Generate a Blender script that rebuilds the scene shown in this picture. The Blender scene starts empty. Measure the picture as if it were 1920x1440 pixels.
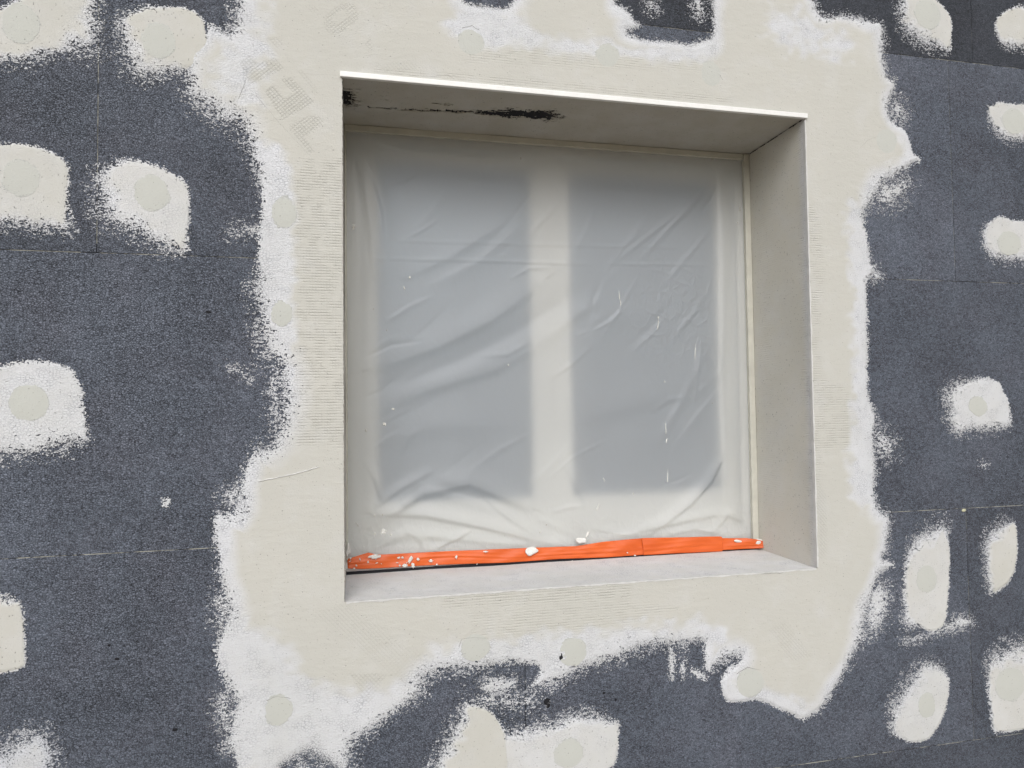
import bpy, bmesh, math, random
import numpy as np
from mathutils import Matrix, Vector

random.seed(7)
RNG = np.random.default_rng(11)
scene = bpy.context.scene
COL = scene.collection

# ------------------------------------------------------------------ camera
# x runs along the wall, y into the house, z up; the opening's lower left corner is the origin
CAM = np.array([0.0168276, -1.2886733, 0.3373372])
YAW, PITCH, ROLL, FPX = 0.2229335, 0.0357054, -0.0128149, 1313.5814
_f = np.array([math.sin(YAW) * math.cos(PITCH), math.cos(YAW) * math.cos(PITCH), math.sin(PITCH)])
_r = np.array([math.cos(YAW), -math.sin(YAW), 0.0])
_u = np.cross(_r, _f)
_r, _u = math.cos(ROLL) * _r + math.sin(ROLL) * _u, -math.sin(ROLL) * _r + math.cos(ROLL) * _u
cam_data = bpy.data.cameras.new('camera')
cam_data.sensor_width = 36.0
cam_data.lens = FPX / 1920.0 * 36.0
cam_data.clip_start = 0.02
cam_data.clip_end = 5000.0
cam = bpy.data.objects.new('camera', cam_data)
COL.objects.link(cam)
cam.matrix_world = Matrix(((_r[0], _u[0], -_f[0], CAM[0]), (_r[1], _u[1], -_f[1], CAM[1]),
                           (_r[2], _u[2], -_f[2], CAM[2]), (0, 0, 0, 1)))
scene.camera = cam

# ------------------------------------------------------------------ overcast daylight
SUN_EL, SUN_AZ = 37.0, 168.0     # azimuth: 180 = straight in front of the wall, smaller = from the left
world = bpy.data.worlds.new('World')
scene.world = world
world.use_nodes = True
wn, wl = world.node_tree.nodes, world.node_tree.links
wn.clear()
sky = wn.new('ShaderNodeTexSky')
sky.sky_type = 'NISHITA'
sky.sun_disc = False
sky.sun_elevation = math.radians(SUN_EL)
sky.sun_rotation = math.radians(360.0 - SUN_AZ)
sky.air_density = 1.0
sky.dust_density = 6.0
sky.ozone_density = 1.0
hs = wn.new('ShaderNodeHueSaturation')
hs.inputs['Saturation'].default_value = 0.16
bg = wn.new('ShaderNodeBackground')
bg.inputs['Strength'].default_value = 0.15
wo = wn.new('ShaderNodeOutputWorld')
wl.new(sky.outputs[0], hs.inputs['Color'])
wl.new(hs.outputs[0], bg.inputs['Color'])
wl.new(bg.outputs[0], wo.inputs['Surface'])
sd_ = bpy.data.lights.new('sun', 'SUN')
sd_.energy = 1.2
sd_.angle = math.radians(50)
sd_.color = (1.0, 0.985, 0.96)
sun = bpy.data.objects.new('sun', sd_)
COL.objects.link(sun)
_el, _az = math.radians(SUN_EL), math.radians(SUN_AZ)
_dir = Vector((math.sin(_az) * math.cos(_el) * -1.0, math.cos(_az) * math.cos(_el), math.sin(_el)))
sun.rotation_euler = _dir.to_track_quat('Z', 'Y').to_euler()
scene.view_settings.view_transform = 'Standard'
scene.view_settings.look = 'None'
scene.view_settings.exposure = -0.32
scene.view_settings.gamma = 1.0
scene.cycles.use_denoising = True
scene.cycles.max_bounces = 9
scene.cycles.diffuse_bounces = 6
scene.cycles.glossy_bounces = 3
scene.cycles.use_adaptive_sampling = True
scene.cycles.adaptive_threshold = 0.02
scene.cycles.transmission_bounces = 6
scene.cycles.transparent_max_bounces = 12

# ------------------------------------------------------------------ measures
W, H, D = 0.950, 0.944, 0.2246
SEAMS = [2.107, 1.607, 1.107, 0.608, 0.107, -0.393, -0.893, -1.16]


def ray(px, py):
    return _f + _r * (px - 960.0) / FPX + _u * (720.0 - py) / FPX


def on_y(px, py, Y=0.0):
    d = ray(px, py)
    return CAM + d * (Y - CAM[1]) / d[1]


def on_z(px, py, Z):
    d = ray(px, py)
    return CAM + d * (Z - CAM[2]) / d[2]


def on_x(px, py, X):
    d = ray(px, py)
    return CAM + d * (X - CAM[0]) / d[0]


# ------------------------------------------------------------------ materials
def mat(name):
    m = bpy.data.materials.new(name)
    m.use_nodes = True
    m.node_tree.nodes.clear()
    return m, m.node_tree.nodes, m.node_tree.links


class NT:
    """a small helper to write node graphs briefly"""
    def __init__(self, name):
        self.m = bpy.data.materials.new(name)
        self.m.use_nodes = True
        self.t = self.m.node_tree
        self.t.nodes.clear()
        self.out = self.t.nodes.new('ShaderNodeOutputMaterial')

    def n(self, kind, **kw):
        nd = self.t.nodes.new('ShaderNode' + kind)
        for k, v in kw.items():
            setattr(nd, k, v)
        return nd

    def set(self, sock, v):
        if hasattr(v, 'is_linked') or hasattr(v, 'links'):
            self.t.links.new(v, sock)
        else:
            if isinstance(v, tuple) and len(v) == 3 and sock.type == 'RGBA':
                v = v + (1.0,)
            sock.default_value = v

    def math(self, op, a, b=None, c=None, clamp=False):
        nd = self.n('Math', operation=op, use_clamp=clamp)
        self.set(nd.inputs[0], a)
        if b is not None:
            self.set(nd.inputs[1], b)
        if c is not None:
            self.set(nd.inputs[2], c)
        return nd.outputs[0]

    def mix(self, f, a, b, blend='MIX'):
        nd = self.n('Mix', data_type='RGBA', blend_type=blend)
        self.set(nd.inputs[0], f)
        self.set(nd.inputs[6], a)
        self.set(nd.inputs[7], b)
        return nd.outputs[2]

    def ramp(self, v, a, b, lo=0.0, hi=1.0):
        nd = self.n('MapRange')
        nd.clamp = True
        self.set(nd.inputs[0], v)
        for i, x in zip((1, 2, 3, 4), (a, b, lo, hi)):
            nd.inputs[i].default_value = x
        return nd.outputs[0]

    def attr(self, name):
        return self.n('Attribute', attribute_name=name).outputs['Fac']

    def coord(self):
        if not hasattr(self, '_c'):
            self._c = self.n('TexCoord').outputs['Object']
        return self._c

    def mapped(self, scale=(1, 1, 1), rot=(0, 0, 0)):
        mp = self.n('Mapping')
        self.t.links.new(self.coord(), mp.inputs[0])
        mp.inputs['Scale'].default_value = scale
        mp.inputs['Rotation'].default_value = rot
        return mp.outputs[0]

    def noise(self, scale, detail=3.0, rough=0.55, vec=None):
        nd = self.n('TexNoise')
        self.t.links.new(vec if vec is not None else self.coord(), nd.inputs['Vector'])
        nd.inputs['Scale'].default_value = scale
        nd.inputs['Detail'].default_value = detail
        nd.inputs['Roughness'].default_value = rough
        return nd.outputs['Fac']

    def vor(self, scale, feature='F1', vec=None, out='Distance', rnd=1.0):
        nd = self.n('TexVoronoi', feature=feature)
        self.t.links.new(vec if vec is not None else self.coord(), nd.inputs['Vector'])
        nd.inputs['Scale'].default_value = scale
        nd.inputs['Randomness'].default_value = rnd
        return nd.outputs[out]

    def bump(self, h, dist, strength=1.0, nrm=None):
        nd = self.n('Bump')
        self.set(nd.inputs['Height'], h)
        nd.inputs['Distance'].default_value = dist
        nd.inputs['Strength'].default_value = strength
        if nrm is not None:
            self.t.links.new(nrm, nd.inputs['Normal'])
        return nd.outputs[0]

    def principled(self, color, rough, nrm=None, spec=0.3, **kw):
        p = self.n('BsdfPrincipled')
        self.set(p.inputs['Base Color'], color)
        self.set(p.inputs['Roughness'], rough)
        p.inputs['Specular IOR Level'].default_value = spec
        for k, v in kw.items():
            self.set(p.inputs[k], v)
        if nrm is not None:
            self.t.links.new(nrm, p.inputs['Normal'])
        return p.outputs[0]

    def done(self, shader):
        self.t.links.new(shader, self.out.inputs['Surface'])
        return self.m


def make_foam():
    """graphite grey expanded polystyrene: small pressed beads, sanded face"""
    g = NT('graphite_foam')
    bvec = g.mapped((1.0, 1.0, 1.45))
    v = g.n('TexVoronoi', feature='DISTANCE_TO_EDGE')
    g.t.links.new(bvec, v.inputs['Vector'])
    v.inputs['Scale'].default_value = 250.0
    vc = g.n('TexVoronoi', feature='F1')
    g.t.links.new(bvec, vc.inputs['Vector'])
    vc.inputs['Scale'].default_value = 250.0
    bead = g.ramp(v.outputs['Distance'], 0.0, 0.16)
    tone = g.n('SeparateColor')
    g.t.links.new(vc.outputs['Color'], tone.inputs[0])
    dust = g.noise(380.0, 1.0, 0.6, bvec)
    big = g.noise(5.0, 4.0, 0.6)
    mid = g.noise(38.0, 3.0, 0.6, g.mapped((1, 1, 1.7)))
    val = g.math('MULTIPLY_ADD', bead, 0.42, 0.02)
    val = g.math('MULTIPLY_ADD', tone.outputs[0], 0.36, val)
    val = g.math('MULTIPLY_ADD', g.math('SUBTRACT', dust, 0.5), 0.9, val)
    val = g.math('MULTIPLY_ADD', g.math('SUBTRACT', mid, 0.5), 0.14, val)
    val = g.math('MULTIPLY_ADD', g.math('SUBTRACT', big, 0.5), 0.62, val, clamp=True)
    c = g.mix(val, (0.016, 0.0185, 0.025), (0.212, 0.242, 0.304))
    hue = g.ramp(g.noise(9.0, 2.0), 0.42, 0.68)
    c = g.mix(g.math('MULTIPLY', hue, 0.30), c, g.mix(1.0, c, (1.10, 0.98, 0.96), 'MULTIPLY'))
    oi = g.n('ObjectInfo')
    c = g.mix(1.0, c, oi.outputs['Color'], 'MULTIPLY')
    h = g.math('ADD', g.math('MULTIPLY', bead, 0.7), g.math('MULTIPLY', dust, 0.6))
    nb = g.bump(h, 0.0018, 0.9)
    return g.done(g.principled(c, 0.62, nb, 0.35))


def make_plaster(name, white=(0.675, 0.690, 0.725), cream=(0.540, 0.534, 0.497), rough=0.85, streak=(1, 1, 1), wet=False):
    """mineral base coat: cream where it lies thick, whiter and showing the bead texture where it is scraped thin"""
    g = NT(name)
    thick = g.attr('thick')
    n1 = g.noise(14.0, 3.0, 0.6)
    n2 = g.noise(3.5, 2.0, 0.5)
    t = g.math('MULTIPLY_ADD', g.math('SUBTRACT', n1, 0.5), 0.8, thick)
    t = g.ramp(t, 0.0, 1.0)
    c = g.mix(t, white, cream)
    c = g.mix(g.math('MULTIPLY', g.ramp(n2, 0.35, 0.7), 0.26), c, (0.455, 0.462, 0.435))
    # pits and veins where the thin coat lets the foam through
    ve = g.n('TexVoronoi', feature='DISTANCE_TO_EDGE')
    g.t.links.new(g.mapped((1.0, 1.0, 1.4)), ve.inputs['Vector'])
    ve.inputs['Scale'].default_value = 190.0
    vein = g.ramp(ve.outputs['Distance'], 0.02, 0.11, 1.0, 0.0)
    patchy = g.ramp(g.noise(26.0, 2.0, 0.65), 0.44, 0.66)
    thin = g.math('SUBTRACT', 1.0, t)
    veinm = g.math('MULTIPLY', g.math('MULTIPLY', vein, patchy), g.math('MULTIPLY_ADD', thin, 0.42, 0.04))
    c = g.mix(veinm, c, (0.20, 0.215, 0.26))
    spk = g.noise(520.0, 1.0, 0.6, g.mapped((1.0, 1.0, 1.5)))
    spk = g.math('MULTIPLY_ADD', g.attr('bare'), 0.30, g.math('SUBTRACT', spk, 0.74))
    spk = g.ramp(spk, 0.0, 0.06)
    c = g.mix(g.math('MULTIPLY', spk, 0.70), c, (0.085, 0.095, 0.120))
    pit = g.ramp(g.noise(330.0, 0.0, 0.5), 0.77, 0.82)
    c = g.mix(g.math('MULTIPLY', pit, 0.55), c, (0.14, 0.14, 0.14))
    # relief
    sand = g.noise(480.0, 1.0, 0.6)
    trowel = g.noise(34.0, 3.0, 0.6, g.mapped(streak))
    h = g.math("MULTIPLY", sand, 0.30)
    h = g.math('MULTIPLY_ADD', trowel, 0.95, h)
    h = g.math('MULTIPLY_ADD', n1, 0.7, h)
    h = g.math('MULTIPLY_ADD', g.math('MULTIPLY', vein, g.math('MULTIPLY_ADD', thin, 0.9, 0.06)), -0.5, h)
    h = g.math('MULTIPLY_ADD', pit, -0.35, h)
    # glass fibre mesh pressing through: attribute 'net' = upright weave, 'netd' = diagonal weave
    sep = g.n('SeparateXYZ')
    g.t.links.new(g.coord(), sep.inputs[0])
    x, y, z = sep.outputs

    def lines(co, pitch):
        return g.math('PINGPONG', g.math('DIVIDE', co, pitch / 2.0), 1.0)
    lx_ = lines(g.math('ADD', x, y), 0.0050)
    lz_ = lines(z, 0.0050)
    net = g.math('MAXIMUM', g.math('MULTIPLY', g.math('POWER', lx_, 3.0), 0.55), g.math('MULTIPLY', g.math('POWER', lz_, 3.0), 1.5))
    da = g.math('ADD', g.math('MULTIPLY', x, 0.743), g.math('MULTIPLY', z, 0.669))
    db = g.math('SUBTRACT', g.math('MULTIPLY', x, 0.669), g.math('MULTIPLY', z, 0.743))
    netd = g.math('MAXIMUM', g.math('POWER', lines(da, 0.0054), 3.0), g.math('POWER', lines(db, 0.0054), 3.0))
    an, ad = g.attr('net'), g.attr('netd')
    brk = g.ramp(g.noise(60.0, 1.0), 0.30, 0.60)
    h = g.math('MULTIPLY_ADD', g.math('MULTIPLY', g.math('MULTIPLY', an, brk), net), -0.55, h)
    h = g.math('MULTIPLY_ADD', g.math('MULTIPLY', ad, netd), -0.60, h)
    c = g.mix(g.math('MULTIPLY', g.math('MULTIPLY', g.math('MULTIPLY', an, brk), net), 0.13), c, (0.25, 0.24, 0.21))
    c = g.mix(g.math('MULTIPLY', g.math('MULTIPLY', ad, netd), 0.28), c, (0.30, 0.30, 0.28))
    nb = g.bump(h, 0.0014, 0.75)
    return g.done(g.principled(c, rough, nb, 0.5 if wet else 0.2))


def make_plain(name, color, rough=0.5, bump=0.0, bscale=200.0, vary=0.0, spec=0.4):
    g = NT(name)
    n = g.noise(bscale, 3.0)
    c = color
    if vary > 0:
        dark = tuple(x * (1.0 - vary) for x in color)
        c = g.mix(g.ramp(g.noise(bscale * 0.2, 4.0), 0.35, 0.7), color, dark)
    nb = g.bump(n, bump, 0.8) if bump > 0 else None
    return g.done(g.principled(c, rough, nb, spec))


def make_film():
    """thin cloudy polyethylene sheet: part rough see-through, part scattering, a soft sheen"""
    g = NT('cloudy_film')
    crum = g.attr('crumple')
    v1 = g.vor(26.0, 'DISTANCE_TO_EDGE')
    r1 = g.ramp(v1, 0.0, 0.16, 1.0, 0.0)
    r2 = g.ramp(g.vor(60.0, 'DISTANCE_TO_EDGE', g.mapped((1, 1, 0.6))), 0.0, 0.12, 1.0, 0.0)
    soft = g.noise(9.0, 3.0, 0.5, g.mapped((1.6, 1, 0.8), (0, 0.6, 0)))
    h = g.math('MULTIPLY', g.math('MULTIPLY_ADD', r2, 0.5, r1), crum)
    h = g.math('MULTIPLY_ADD', soft, 1.2, h)
    nb = g.bump(h, 0.0016, 0.5)
    see = g.n('BsdfRefraction')
    see.inputs['Color'].default_value = (0.95, 0.955, 0.95, 1)
    see.inputs["Roughness"].default_value = 0.85
    see.inputs["IOR"].default_value = 1.42
    g.t.links.new(nb, see.inputs['Normal'])
    tl = g.n('BsdfTranslucent')
    tl.inputs['Color'].default_value = (0.94, 0.94, 0.93, 1)
    df = g.n('BsdfDiffuse')
    df.inputs['Color'].default_value = (0.80, 0.835, 0.88, 1)
    g.t.links.new(nb, df.inputs['Normal'])
    gl = g.n('BsdfGlossy')
    gl.inputs['Color'].default_value = (0.9, 0.93, 1.0, 1)
    gl.inputs['Roughness'].default_value = 0.42
    g.t.links.new(nb, gl.inputs['Normal'])

    def ms(f, a, b):
        m = g.n('MixShader')
        g.set(m.inputs[0], f)
        g.t.links.new(a, m.inputs[1])
        g.t.links.new(b, m.inputs[2])
        return m.outputs[0]
    scat = ms(0.58, tl.outputs[0], df.outputs[0])
    s = ms(0.49, see.outputs[0], scat)
    fr = g.n('Fresnel')
    fr.inputs['IOR'].default_value = 1.5
    s = ms(g.math('MULTIPLY', fr.outputs[0], 0.5, clamp=True), s, gl.outputs[0])
    return g.done(s)


def make_glass():
    g = NT('window_glass')
    tr = g.n('BsdfTransparent')
    tr.inputs['Color'].default_value = (0.58, 0.66, 0.70, 1)
    gl = g.n('BsdfGlossy')
    gl.inputs['Roughness'].default_value = 0.02
    gl.inputs['Color'].default_value = (0.78, 0.89, 1.0, 1)
    m = g.n('MixShader')
    fr = g.n('Fresnel')
    fr.inputs['IOR'].default_value = 1.9
    g.t.links.new(g.math('ADD', fr.outputs[0], 0.06, clamp=True), m.inputs[0])
    g.t.links.new(tr.outputs[0], m.inputs[1])
    g.t.links.new(gl.outputs[0], m.inputs[2])
    return g.done(m.outputs[0])


def make_tape():
    g = NT('orange_tape')
    n = g.noise(55.0, 3.0, 0.5, g.mapped((0.25, 1, 1.6)))
    c = g.mix(g.ramp(n, 0.3, 0.75), (0.66, 0.118, 0.020), (0.57, 0.092, 0.014))
    nb = g.bump(n, 0.0012, 0.5)
    return g.done(g.principled(c, 0.42, nb, 0.4))


def make_ground():
    g = NT('bare_soil')
    n = g.noise(1.6, 6.0, 0.65)
    v = g.vor(30.0)
    c = g.mix(g.ramp(n, 0.35, 0.65), (0.27, 0.215, 0.145), (0.43, 0.355, 0.255))
    c = g.mix(g.math('MULTIPLY', g.ramp(v, 0.1, 0.5), 0.35), c, (0.30, 0.28, 0.25))
    nb = g.bump(g.math('ADD', g.noise(22.0, 6.0, 0.7), v), 0.05, 0.8)
    return g.done(g.principled(c, 0.95, nb, 0.1))


M_FOAM = make_foam()
M_COAT = make_plaster('base_coat_plaster', streak=(1.0, 1.0, 2.2))
M_PATCH = make_plaster('patch_plaster', streak=(1.2, 1.0, 1.2))
M_REVEAL = make_plaster('reveal_plaster', cream=(0.640, 0.620, 0.555), streak=(1.0, 0.35, 1.0))  # jamb plaster, cream lightened in place of missing light in the recess
M_SOFFIT = make_plaster('shade_toned_soffit_plaster', cream=(0.450, 0.430, 0.375), streak=(0.35, 1.0, 1.0))  # same plaster darkened and browned, shade under the opening's head put into its colour
M_SILL = make_plaster('sill_plaster', white=(0.69, 0.69, 0.70), cream=(0.63, 0.625, 0.61), streak=(0.2, 1.0, 1.0))
M_DISC = make_plaster('anchor_plaster', white=(0.545, 0.557, 0.540), cream=(0.520, 0.532, 0.502))
M_WET = make_plaster('wet_plaster', white=(0.58, 0.60, 0.65), rough=0.28, wet=True)
M_PVC = make_plain('white_plastic', (0.91, 0.885, 0.81), 0.35, 0.0, 60.0, 0.04)
M_BEAD = make_plain('bead_plastic', (0.82, 0.82, 0.81), 0.45, 0.0003, 400.0, 0.06)
M_TRIM2 = make_plain('plastered_bead', (0.66, 0.66, 0.655), 0.7, 0.0008, 260.0, 0.15, 0.2)
M_TRIM = make_plain('cream_trim', (0.58, 0.57, 0.505), 0.6, 0.0008, 160.0, 0.12)
M_BLACK = make_plain('black_sealing_strip', (0.012, 0.012, 0.016), 0.75, 0.0006, 300.0, 0.2, 0.3)
_g = NT('joint_foam')
_k = _g.ramp(_g.noise(22.0, 6.0, 0.75), 0.43, 0.56)
M_JOINT = _g.done(_g.principled(_g.mix(_k, (0.035, 0.037, 0.045), (0.42, 0.415, 0.365)), 0.9, None, 0.1))
M_LUMP = make_plain('dried_plaster', (0.72, 0.71, 0.68), 0.85, 0.0012, 320.0, 0.1, 0.2)
M_CRACK = make_plain('crack_shadow_grey', (0.16, 0.155, 0.145), 0.9)
M_YELLOW = make_plain('yellow_foam', (0.52, 0.51, 0.36), 0.8, 0.001, 320.0, 0.15, 0.2)
M_PINK = make_plain('frame_foot_plastic', (0.74, 0.68, 0.66), 0.5)
M_MASON = make_plain('masonry', (0.32, 0.30, 0.27), 0.9, 0.003, 40.0, 0.3, 0.1)
M_ROOM = make_plain('room_paint', (0.30, 0.33, 0.36), 0.9, 0.0, 10.0, 0.1, 0.1)
M_FILM = make_film()
M_GLASS = make_glass()
M_TAPE = make_tape()
M_SOIL = make_ground()


# ------------------------------------------------------------------ object helpers
def link(name, me, material, parent=None, label=None, cat=None, kind=None, group=None):
    o = bpy.data.objects.new(name, me)
    COL.objects.link(o)
    if material is not None and me is not None and len(me.materials) == 0:
        me.materials.append(material)
    if parent is not None:
        o.parent = parent
    if label:
        o['label'] = label
    if cat:
        o['category'] = cat
    if kind:
        o['kind'] = kind
    if group:
        o['group'] = group
    return o


def box_bm(bm, x0, x1, y0, y1, z0, z1):
    v = [bm.verts.new((x, y, z)) for x in (x0, x1) for y in (y0, y1) for z in (z0, z1)]
    for q in ((0, 1, 3, 2), (4, 6, 7, 5), (0, 4, 5, 1), (2, 3, 7, 6), (0, 2, 6, 4), (1, 5, 7, 3)):
        bm.faces.new([v[i] for i in q])


def mesh_of(bm, name, bevel=0.0, seg=2):
    if bevel > 0:
        bmesh.ops.bevel(bm, geom=bm.edges[:], offset=bevel, segments=seg, affect='EDGES', profile=0.6)
    bmesh.ops.recalc_face_normals(bm, faces=bm.faces[:])
    me = bpy.data.meshes.new(name)
    bm.to_mesh(me)
    bm.free()
    return me


def boxes(name, specs, material, parent=None, bevel=0.0, **kw):
    bm = bmesh.new()
    for s in specs:
        box_bm(bm, *s)
    return link(name, mesh_of(bm, name, bevel), material, parent, **kw)


def prism(name, poly, y0, y1, material, parent=None, **kw):
    bm = bmesh.new()
    a = [bm.verts.new((x, y0, z)) for x, z in poly]
    b = [bm.verts.new((x, y1, z)) for x, z in poly]
    n = len(poly)
    bm.faces.new(a)
    bm.faces.new(b[::-1])
    for i in range(n):
        j = (i + 1) % n
        bm.faces.new((a[j], a[i], b[i], b[j]))
    return link(name, mesh_of(bm, name), material, parent, **kw)


def np_mesh(name, verts, faces_flat, counts, attrs=None, smooth=False):
    me = bpy.data.meshes.new(name)
    me.vertices.add(len(verts))
    me.vertices.foreach_set('co', np.asarray(verts, dtype=np.float32).ravel())
    me.loops.add(len(faces_flat))
    me.loops.foreach_set('vertex_index', np.asarray(faces_flat, dtype=np.int32))
    me.polygons.add(len(counts))
    counts = np.asarray(counts, dtype=np.int32)
    starts = np.concatenate(([0], np.cumsum(counts)[:-1])).astype(np.int32)
    me.polygons.foreach_set('loop_start', starts)
    me.polygons.foreach_set('loop_total', counts)
    for k, a in (attrs or {}).items():
        at = me.attributes.new(k, 'FLOAT', 'POINT')
        at.data.foreach_set('value', np.asarray(a, dtype=np.float32))
    me.polygons.foreach_set('use_smooth', np.full(len(counts), smooth))
    me.update(calc_edges=True)
    me.validate()
    return me


# ------------------------------------------------------------------ ragged plaster layers
RES = 0.0010
GX0, GZ0 = -0.72, -0.66
NX, NZ = 2460, 2160


def band_noise(lx, lz, sharp=1.0):
    """random field, unit variance, with feature size lx by lz metres"""
    w = RNG.standard_normal((NX, NZ)).astype(np.float32)
    fx = np.fft.fftfreq(NX, RES)[:, None]
    fz = np.fft.rfftfreq(NZ, RES)[None, :]
    k2 = (fx * lx) ** 2 + (fz * lz) ** 2
    F = np.fft.rfft2(w) * np.exp(-1.2 * k2)
    a = np.fft.irfft2(F, s=(NX, NZ)).astype(np.float32)
    a -= a.mean()
    return a / a.std()


N_FINE = band_noise(0.0023, 0.0015)
N_BEAD = band_noise(0.0070, 0.0045)
N_MID = band_noise(0.028, 0.020)
N_BIG = band_noise(0.10, 0.10)
EDGE = 0.80 * N_FINE + 0.34 * N_BEAD + 0.16 * N_MID
N_STREAK = band_noise(0.010, 0.0024)
EDGE = EDGE + 0.30 * N_STREAK


def chaikin(P, S, it=1):
    for _ in range(it):
        Q = np.roll(P, -1, 0)
        T = np.roll(S, -1)
        P2 = np.empty((len(P) * 2, 2))
        S2 = np.empty(len(P) * 2)
        P2[0::2], P2[1::2] = 0.75 * P + 0.25 * Q, 0.25 * P + 0.75 * Q
        S2[0::2], S2[1::2] = 0.75 * S + 0.25 * T, 0.25 * S + 0.75 * T
        P, S = P2, S2
    return P, S


def px_poly(pts, soft, smooth=1):
    """photo outline -> wall plane metres, with the feather width at every corner"""
    P = np.array([on_y(p[0], p[1])[[0, 2]] for p in pts])
    S = np.array([(p[2] if len(p) > 2 else soft) for p in pts], float) * 0.0011
    if smooth:
        P, S = chaikin(P, S, smooth)
    return P, S


def sdf(P, S, i0, i1, j0, j1, reach=0.09):
    """signed distance (inside positive) and nearest feather on the grid window"""
    X = GX0 + RES * np.arange(i0, i1)
    Z = GZ0 + RES * np.arange(j0, j1)
    d = np.full((i1 - i0, j1 - j0), reach, np.float32)
    s = np.full_like(d, S.mean())
    ins = np.zeros(d.shape, bool)
    n = len(P)
    for k in range(n):
        a, b = P[k], P[(k + 1) % n]
        if a[1] != b[1]:
            zl, zh = min(a[1], b[1]), max(a[1], b[1])
            jj = np.nonzero((Z >= zl) & (Z < zh))[0]
            if len(jj):
                xc = a[0] + (Z[jj] - a[1]) / (b[1] - a[1]) * (b[0] - a[0])
                ins[:, jj] ^= X[:, None] < xc[None, :]
        ia = max(0, int((min(a[0], b[0]) - reach - X[0]) / RES))
        ib = min(len(X), int((max(a[0], b[0]) + reach - X[0]) / RES) + 2)
        ja = max(0, int((min(a[1], b[1]) - reach - Z[0]) / RES))
        jb = min(len(Z), int((max(a[1], b[1]) + reach - Z[0]) / RES) + 2)
        if ia >= ib or ja >= jb:
            continue
        ab = b - a
        L = max(ab @ ab, 1e-12)
        px = (X[ia:ib] - a[0])[:, None]
        pz = (Z[ja:jb] - a[1])[None, :]
        t = np.clip((px * ab[0] + pz * ab[1]) / L, 0, 1)
        dd = np.sqrt((px - t * ab[0]) ** 2 + (pz - t * ab[1]) ** 2)
        sub = d[ia:ib, ja:jb]
        m = dd < sub
        sub[m] = dd[m]
        ss = S[k] + t * (S[(k + 1) % n] - S[k])
        s[ia:ib, ja:jb][m] = ss[m]
    return np.where(ins, d, -d), s


CASES = {1: [[0, 4, 7]], 2: [[1, 5, 4]], 3: [[0, 1, 5, 7]], 4: [[2, 6, 5]], 5: [[0, 4, 7], [2, 6, 5]],
         6: [[1, 2, 6, 4]], 7: [[0, 1, 2, 6, 7]], 8: [[3, 7, 6]], 9: [[0, 4, 6, 3]], 10: [[1, 5, 4], [3, 7, 6]],
         11: [[0, 1, 5, 6, 3]], 12: [[2, 3, 7, 5]], 13: [[0, 4, 5, 2, 3]], 14: [[1, 2, 3, 7, 4]]}
CUTS = {1: [(4, 7)], 2: [(5, 4)], 3: [(5, 7)], 4: [(6, 5)], 5: [(4, 7), (6, 5)], 6: [(6, 4)], 7: [(6, 7)], 8: [(7, 6)],
        9: [(4, 6)], 10: [(5, 4), (7, 6)], 11: [(5, 6)], 12: [(7, 5)], 13: [(4, 5)], 14: [(7, 4)]}


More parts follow.
